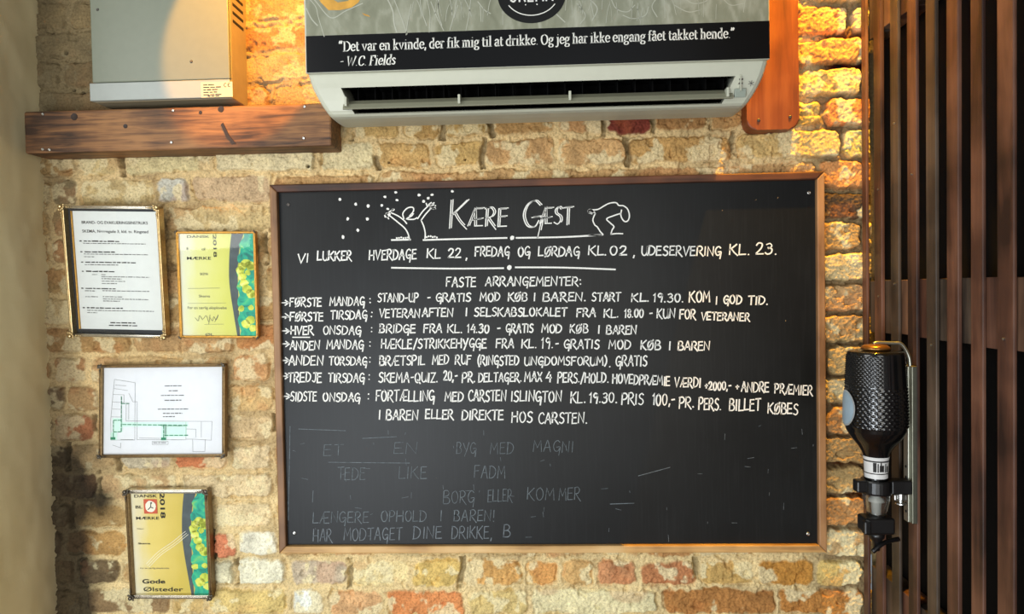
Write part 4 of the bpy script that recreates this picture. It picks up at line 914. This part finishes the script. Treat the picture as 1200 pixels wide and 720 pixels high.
# --- golden certificate, silver and bronze frame
f4, w, h = frame_thing('frame with golden-yellow 2018 certificate, lowest on the wall under the floor plan', [(147, 575), (245, 573.5), (248, 701), (152, 703)], .022, 2)
hw, hh = w / 2, h / 2; bw = .0085
for s in (-1, 1):
    fbar(f4, -hw, hw, s * hh - (bw if s > 0 else 0), s * hh + (bw if s < 0 else 0), -.018, .002, silver, label='silver bar')
    fbar(f4, s * hw - (bw if s > 0 else 0), s * hw + (bw if s < 0 else 0), -hh, hh, -.018, .002, bronze)
for sx in (-1, 1):
    for sz in (-1, 1): ornament(f4, sx * (hw - .005), sz * (hh - .005), sx, sz, .0115, dark_silver, .006)
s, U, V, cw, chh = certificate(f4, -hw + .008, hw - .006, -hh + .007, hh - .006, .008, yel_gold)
yy = .0070
parts = [printed(f4, 'DANSK', U(.05), V(.058), .0066, yy, ink, width=cw * .30, bold=.012), printed(f4, 'BL', U(.06), V(.165), .0068, yy, ink, width=cw * .09, bold=.012), printed(f4, 'MÆRKE', U(.06), V(.272), .0066, yy, ink, width=cw * .30, bold=.012),
         printed(f4, '2018', U(.385), V(.01), .0105, yy, ink, width=chh * .25, rot=-math.pi / 2, bold=.022),
         printed(f4, 'Gode', U(.10), V(.895), .0098, yy, ink, width=cw * .30, bold=.022), printed(f4, 'Ølsteder', U(.11), V(.972), .0098, yy, ink, width=cw * .52, bold=.008), printed(f4, 'Skema', U(.07), V(.512), .0036, yy, ink, width=cw * .16, bold=.02)]
merge(parts, 'certificate_heading', ink, s)
parts = [printed(f4, 'Navn', U(.07), V(.368), .0032, yy, ink_grey, width=cw * .08), printed(f4, 'For en særlig øloplevelse', U(.08), V(.752), .0034, yy, ink_grey, width=cw * .38)]
merge(parts, 'certificate_text', ink_grey, s)
red_p = plain('red_print', rgb(196, 84, 52), .6, var=.06); rb = Ribbon(); rb.poly([(U(.17), V(.215)), (U(.345), V(.215)), (U(.345), V(.075)), (U(.17), V(.075))]); rb.build('red_emblem', .0068, red_p, s, True)
rb = Ribbon(); rb.blob((U(.258), V(.145)), cw * .070, cw * .075, 14, .05); rb.build('emblem_disc', .0066, white_print_glare, s, True)
rb = Ribbon(); rb.stroke([(U(.225), V(.175)), (U(.26), V(.15)), (U(.29), V(.16))], .002); rb.stroke([(U(.26), V(.15)), (U(.265), V(.115))], .002); rb.blob((U(.27), V(.11)), .002, .002); rb.build('emblem_figure', .0064, ink, s, True)
rb = Ribbon(); [rb.stroke([(U(a + da), V(b + db)) for a, b in catmull([(.17, .70), (.33, .585), (.52, .49), (.70, .385)], 5)], .0011) for da, db in ((0, 0), (.015, .018), (.035, .03))]; rb.build('glare_streak', .0060, white_print_glare, s, True)  # streak of glare painted onto the sheet as pale lines
glass(f4, -hw + .006, hw - .006, -hh + .006, hh - .006, -.001)

# ------------------------------------------------------------------ slatted screen on the right
SX = .693
sl_a = wood('slat_red_brown', rgb(44, 27, 21), rgb(84, 55, 42), rgb(116, 80, 62), 'Z', .5, scale=.8, bump=.35)
sl_b = wood('slat_grey_brown', rgb(38, 31, 26), rgb(70, 58, 47), rgb(98, 82, 68), 'Z', .5, scale=.8, bump=.35)
rl_a = wood('rail_brown', rgb(56, 40, 30), rgb(104, 76, 58), rgb(138, 104, 80), 'Z', .5, bump=.3)
ss = thing('slatted_screen', 'tall dark-stained wooden slat screen standing at right of the brick wall', 'slatted screen', (SX, -.3, 0))
rg = random.Random(12)
for i in range(-1, 10):
    d0 = .0638 + .0673 * i; wd = .0325 + rg.uniform(-.001, .0015) + (.006 if i == 6 else 0)
    if i == -1: d0, wd = .004, .0215
    bm = bmesh.new(); add_box(bm, SX + rg.uniform(0, .002), SX + .0075, -d0 - wd, -d0, 0, Z0 + 1.1, .0015)
    bmesh.ops.rotate(bm, verts=bm.verts, cent=(SX, -d0, Z0), matrix=Matrix.Rotation(rg.uniform(-.0012, .0012), 3, 'X'))
    bmobj('slat', bm, sl_b if i in (3, 1, 8) else sl_a, ss)
for za, zb in ((Z0 + .515, Z0 + .66), (Z0 - .104, Z0 + .003), (Z0 - .735, Z0 - .613)):
    d = .024
    k = 0
    while d < .62:
        wd = .0673
        if k == 0: wd = .0735 - .018
        dz = rg.uniform(-.004, .003)
        bm = bmesh.new(); add_box(bm, SX + .0080 + rg.uniform(0, .002), SX + .045, -d - wd + .0008, -d, za + dz, zb + rg.uniform(-.002, .002), .0012)
        bmobj('rail_block', bm, rg.choice([rl_a, sl_a, sl_b]), ss); d += wd; k += 1
for i, zz in ((0, .19), (1, -.005), (2, .2), (0, -.03), (1, .31), (3, -.115), (6, -.09)):
    y = -(.0638 + .0673 * i + .018); bm = bmesh.new(); add_lathe(bm, [(.0022, .002), (.0022, -.0008), (.001, -.0014)], (SX, y, Z0 + zz), 8, 'X'); bmobj('nail', bm, steel, ss)

# ------------------------------------------------------------------ bottle and its optic dispenser
BY = -.225; BX = .622
bz = lambda y: at(1024, y, .225).z
alu = plain('brushed_aluminium', rgb(168, 168, 156), .35, .85, var=.08, scale=120)
alu_dark = plain('shaded_aluminium', rgb(120, 120, 106), .4, .8, var=.08, scale=120)
op = thing('optic_dispenser', 'wall-mounted spirit optic bracket on the slats, clamping the upturned black bottle', 'bottle dispenser', (SX - .006, BY, Z0 - .46))
zt_, zb_ = atx(1068, 428, SX).z, atx(1068, 610, SX).z
bm = bmesh.new(); add_box(bm, SX - .010, SX - .0002, -.236, -.203, zb_, zt_, .0015)
bmobj('back_rail', bm, alu_dark, op)
bm = bmesh.new(); add_box(bm, SX - .0135, SX - .0098, -.228, -.211, zb_ + .001, zt_ - .001, .001); bmobj('rail_channel', bm, alu, op)
for z in (zb_ + .02, zb_ + .035, zb_ + .085, zb_ + .105):
    bm = bmesh.new(); add_lathe(bm, [(.0026, .0005), (.0026, -.0008), (.0012, -.0010)], (SX - .0135, -.220, z), 10, 'X'); bmobj('rail_hole', bm, dk, op)
ztop = bz(404)
pts = [(SX - .008, BY, zt_ - .03), (SX - .008, BY, zt_ + .004), (SX - .012, BY, zt_ + .022), (SX - .024, BY, ztop + .0), (SX - .04, BY, ztop + .002), (BX + .004, BY, ztop + .003), (BX - .004, BY, ztop + .001)]
bm = bmesh.new(); add_tube(bm, catmull([np.array(p) for p in pts], 5), .0035, 10); bmobj('hook_arm', bm, alu, op, smooth=True)
bm = bmesh.new(); add_lathe(bm, [(.004, .012), (.020, .0095), (.0245, .006), (.0255, .002), (.0245, .0008), (.012, .0005)], (BX, BY, bz(410.9) + .0006), 28); bmobj('top_pad', bm, plain('amber_brass', rgb(150, 104, 52), .3, .7, var=.15), op, smooth=True)
zc = bz(569.5); rn = .0206
# clamp: arm from the rail, ring round the neck, front jaw
bm = bmesh.new(); add_box(bm, BX + rn + .001, SX - .0115, BY - .016, BY + .010, zc - .0135, zc + .0125, .0025)
bmobj('clamp_arm', bm, black_plastic, op)
bm = bmesh.new(); add_box(bm, BX - .041, BX - rn - .001, BY - .014, BY + .008, zc - .010, zc + .0125, .003); bmobj('clamp_jaw', bm, black_plastic, op)
bm = bmesh.new()
pr = [(rn, -.0135), (rn + .006, -.0135), (rn + .007, -.010), (rn + .007, .010), (rn + .006, .0125), (rn, .0125), (rn, -.0135)]
add_lathe(bm, pr, (BX, BY, zc), 28, cap=False); bmobj('clamp_ring', bm, black_plastic, op, smooth=False)
# measuring chamber, white plunger, push bar and lever
def clear_mat():
    t = NT('clear_plastic'); tr = t.add('ShaderNodeBsdfTransparent'); tr.inputs[0].default_value = (.86, .87, .86, 1); gl = t.add('ShaderNodeBsdfGlossy', i_Roughness=.08)
    lw_ = t.add('ShaderNodeLayerWeight', i_Blend=.35); mx = t.add('ShaderNodeMixShader'); t.link(lw_, 'Facing', mx, 0); t.link(tr, 0, mx, 1); t.link(gl, 0, mx, 2); t.link(mx, 0, t.n['Material Output'], 0); return t.m
za, zb = bz(579), bz(605)
bm = bmesh.new(); add_lathe(bm, [(.0242, za), (.0238, za - .010), (.020, zb + .014), (.0165, zb + .002), (.0150, zb), (.0128, zb + .002), (.0175, zb + .014), (.0212, za - .010), (.0218, za)], (BX, BY, 0), 28, cap=False); bmobj('measuring_chamber', bm, clear_mat(), op, smooth=True)
wpl = plain('white_plastic', rgb(214, 214, 210), .4, var=.03)
bm = bmesh.new(); add_lathe(bm, [(.004, za + .001), (.006, za - .004), (.0145, za - .010), (.0145, za - .014), (.0095, za - .016), (.0085, zb + .004), (.004, zb + .002)], (BX, BY, 0), 22); bmobj('plunger', bm, wpl, op, smooth=True)
z1_, z2_ = bz(604), bz(626)
bm = bmesh.new(); add_box(bm, BX - .029, BX + .026, BY - .022, BY + .018, z2_ + .004, z1_ - .0005, .005, 3)
add_box(bm, BX - .033, BX - .02, BY - .026, BY - .012, z2_ + .006, z1_ - .004, .003)
bmobj('push_bar', bm, black_plastic, op)
bm = bmesh.new(); add_lathe(bm, [(.004, z2_ + .006), (.016, z2_ + .005), (.014, z2_ - .006), (.008, z2_ - .014), (.006, bz(645)), (.003, bz(646))], (BX, BY, 0), 20); bmobj('spout', bm, black_plastic, op, smooth=True)
bm = bmesh.new(); add_tube(bm, catmull([np.array(q) for q in ((BX - .012, BY - .01, bz(645)), (BX + .002, BY - .008, bz(638)), (BX + .02, BY, bz(635)), (BX + .045, BY + .008, bz(634)))], 4), [.0045] * 13, 8); bmobj('lever', bm, black_plastic, op, smooth=True)
wx_, wz_ = BX + .043, bz(583)
bm = bmesh.new(); add_lathe(bm, [(.003, .011), (.007, .009), (.007, -.002), (.004, -.004), (.004, -.009), (.009, -.010), (.009, -.012), (.003, -.013)], (wx_, BY - .004, wz_), 14)
add_box(bm, wx_ - .012, wx_ + .012, BY - .0055, BY - .0025, wz_ - .006, wz_ + .006, .002); bmobj('wing_nut', bm, steel, op, smooth=False)

bo = thing('spirits_bottle', 'upturned black studded glass bottle with silver-blue oval label, hanging in the optic', 'bottle', (BX, BY, bz(566)))
gb = NT('black_glass'); tcn = gb.add('ShaderNodeTexCoord'); nn_ = gb.add('ShaderNodeTexNoise', i_Scale=40.0); gb.link(tcn, 'Object', nn_, 'Vector')
rr_ = gb.ramp([(.3, (.003, .003, .0032, 1)), (.7, (.006, .006, .0062, 1))], nn_, 'Fac'); gb.link(rr_, 0, gb.b, 'Base Color'); gb.b.inputs['Roughness'].default_value = .14; gb.b.inputs['Specular IOR Level'].default_value = .6
prof = [(410.9, .030), (411, .044), (412, .0475), (414, .0490), (420, .0498), (435, .0510), (450, .0522), (465, .0532), (480, .0538), (492, .0540), (499, .0535), (504, .0515), (509, .0475), (514, .0425), (519, .0360), (524, .0300), (530, .0245), (536, .0212), (545, .0200), (560, .0192), (574, .0188), (576.5, .0186), (577, .012)]
py_ = np.array([a for a, _ in prof]); pr_ = np.array([b for _, b in prof])
bm = bmesh.new(); rings = []; NS = 180
ys = np.concatenate([np.linspace(410.9, 414, 6), np.arange(414.6, 505, .55), np.arange(505, 576.6, 2.0), [577]])
for y in ys:
    r = float(np.interp(y, py_, pr_)); ring = []
    for k in range(NS):
        a = 2 * math.pi * k / NS; s_ = a * .053; v_ = (y - 414) * .00163; hgt = 0.0
        if 416 < y < 500:
            facing = math.degrees(a) % 360
            if y < 452:                                    # small dots in diamonds
                p_, q_ = (s_ + v_) / .0078, (s_ - v_) / .0078
                hgt = .0023 * max(0, math.cos(2 * math.pi * p_) * .5 + math.cos(2 * math.pi * q_) * .5 - .15)
                if 256 < facing < 332: hgt = 0             # a plain strip on the side towards the slats
            else:                                          # larger slanted cuts
                p_, q_ = (s_ + v_ * .8) / .0095, (s_ - v_ * .8) / .0095
                hgt = .0022 * max(0, math.cos(2 * math.pi * p_) * .45 + math.cos(2 * math.pi * q_) * .55 - .25)
        rr2 = r + hgt; ring.append(bm.verts.new((BX + rr2 * math.cos(a), BY + rr2 * math.sin(a), bz(y))))
    rings.append(ring)
for a, b in zip(rings, rings[1:]):
    for k in range(NS): bm.faces.new((a[k], a[(k + 1) % NS], b[(k + 1) % NS], b[k]))
bm.faces.new(rings[0]); bm.faces.new(rings[-1][::-1])
bmobj('bottle_glass', bm, gb.m, bo, smooth=True)
# oval label wrapped on the glass, facing the left
lab = plain('label_blue_grey', rgb(150, 170, 182), .4, var=.06, scale=60); rim_m = plain('label_rim', rgb(196, 200, 200), .35, .5)
def wrap_oval(name, a0, zc_, ra, rz, off, m, par):
    v = []; f = []; N = 28; M = 6
    for j in range(M + 1):
        for k in range(N):
            t = 2 * math.pi * k / N; q = j / M; a = a0 + ra * q * math.cos(t); z = zc_ + rz * q * math.sin(t)
            yy_ = 477.5 - (z - bz(477.5)) / .00163; r = float(np.interp(yy_, py_, pr_)) + off
            v.append((BX + r * math.cos(a), BY + r * math.sin(a), z))
    for j in range(M):
        for k in range(N): f.append((j * N + k, j * N + (k + 1) % N, (j + 1) * N + (k + 1) % N, (j + 1) * N + k))
    return obj(name, v, f, m, par, smooth=True)
a_lab = math.radians(180)
lb = wrap_oval('oval_label', a_lab, bz(477.5), .50, .034, .0030, rim_m, bo); wrap_oval('label_face', a_lab, bz(477.5), .45, .031, .0033, lab, lb)
def band(name, y0, y1, r, m, par, a0=0, a1=2 * math.pi, n=36):
    v = []; f = []
    ny = max(1, int((y1 - y0) / 1.5))
    for k in range(n + 1):
        a = a0 + (a1 - a0) * k / n
        for y in np.linspace(y0, y1, ny + 1): rr = float(np.interp(y, py_, pr_)) + r; v.append((BX + rr * math.cos(a), BY + rr * math.sin(a), bz(y)))
    for k in range(n):
        for j in range(ny): b = k * (ny + 1) + j; f.append((b, b + ny + 1, b + ny + 2, b + 1))
    return obj(name, v, f, m, par, smooth=True)
nb = band('neck_label', 534, 559, .0010, plain('neck_label_white', rgb(214, 214, 212), .4, var=.04), bo)
for y0, y1 in ((538, 539.6), (552.5, 553.6)): band('label_stripe', y0, y1, .0013, ink, nb)
for k, (a0, a1, y0, y1) in enumerate(((232, 248, 540, 551), (252, 258, 541, 551), (262, 284, 543, 550.5), (266, 272, 539.8, 544), (290, 296, 541, 551), (300, 312, 544, 551))): band('label_mark', y0, y1, .0014, ink, nb, math.radians(a0), math.radians(a1), 6)
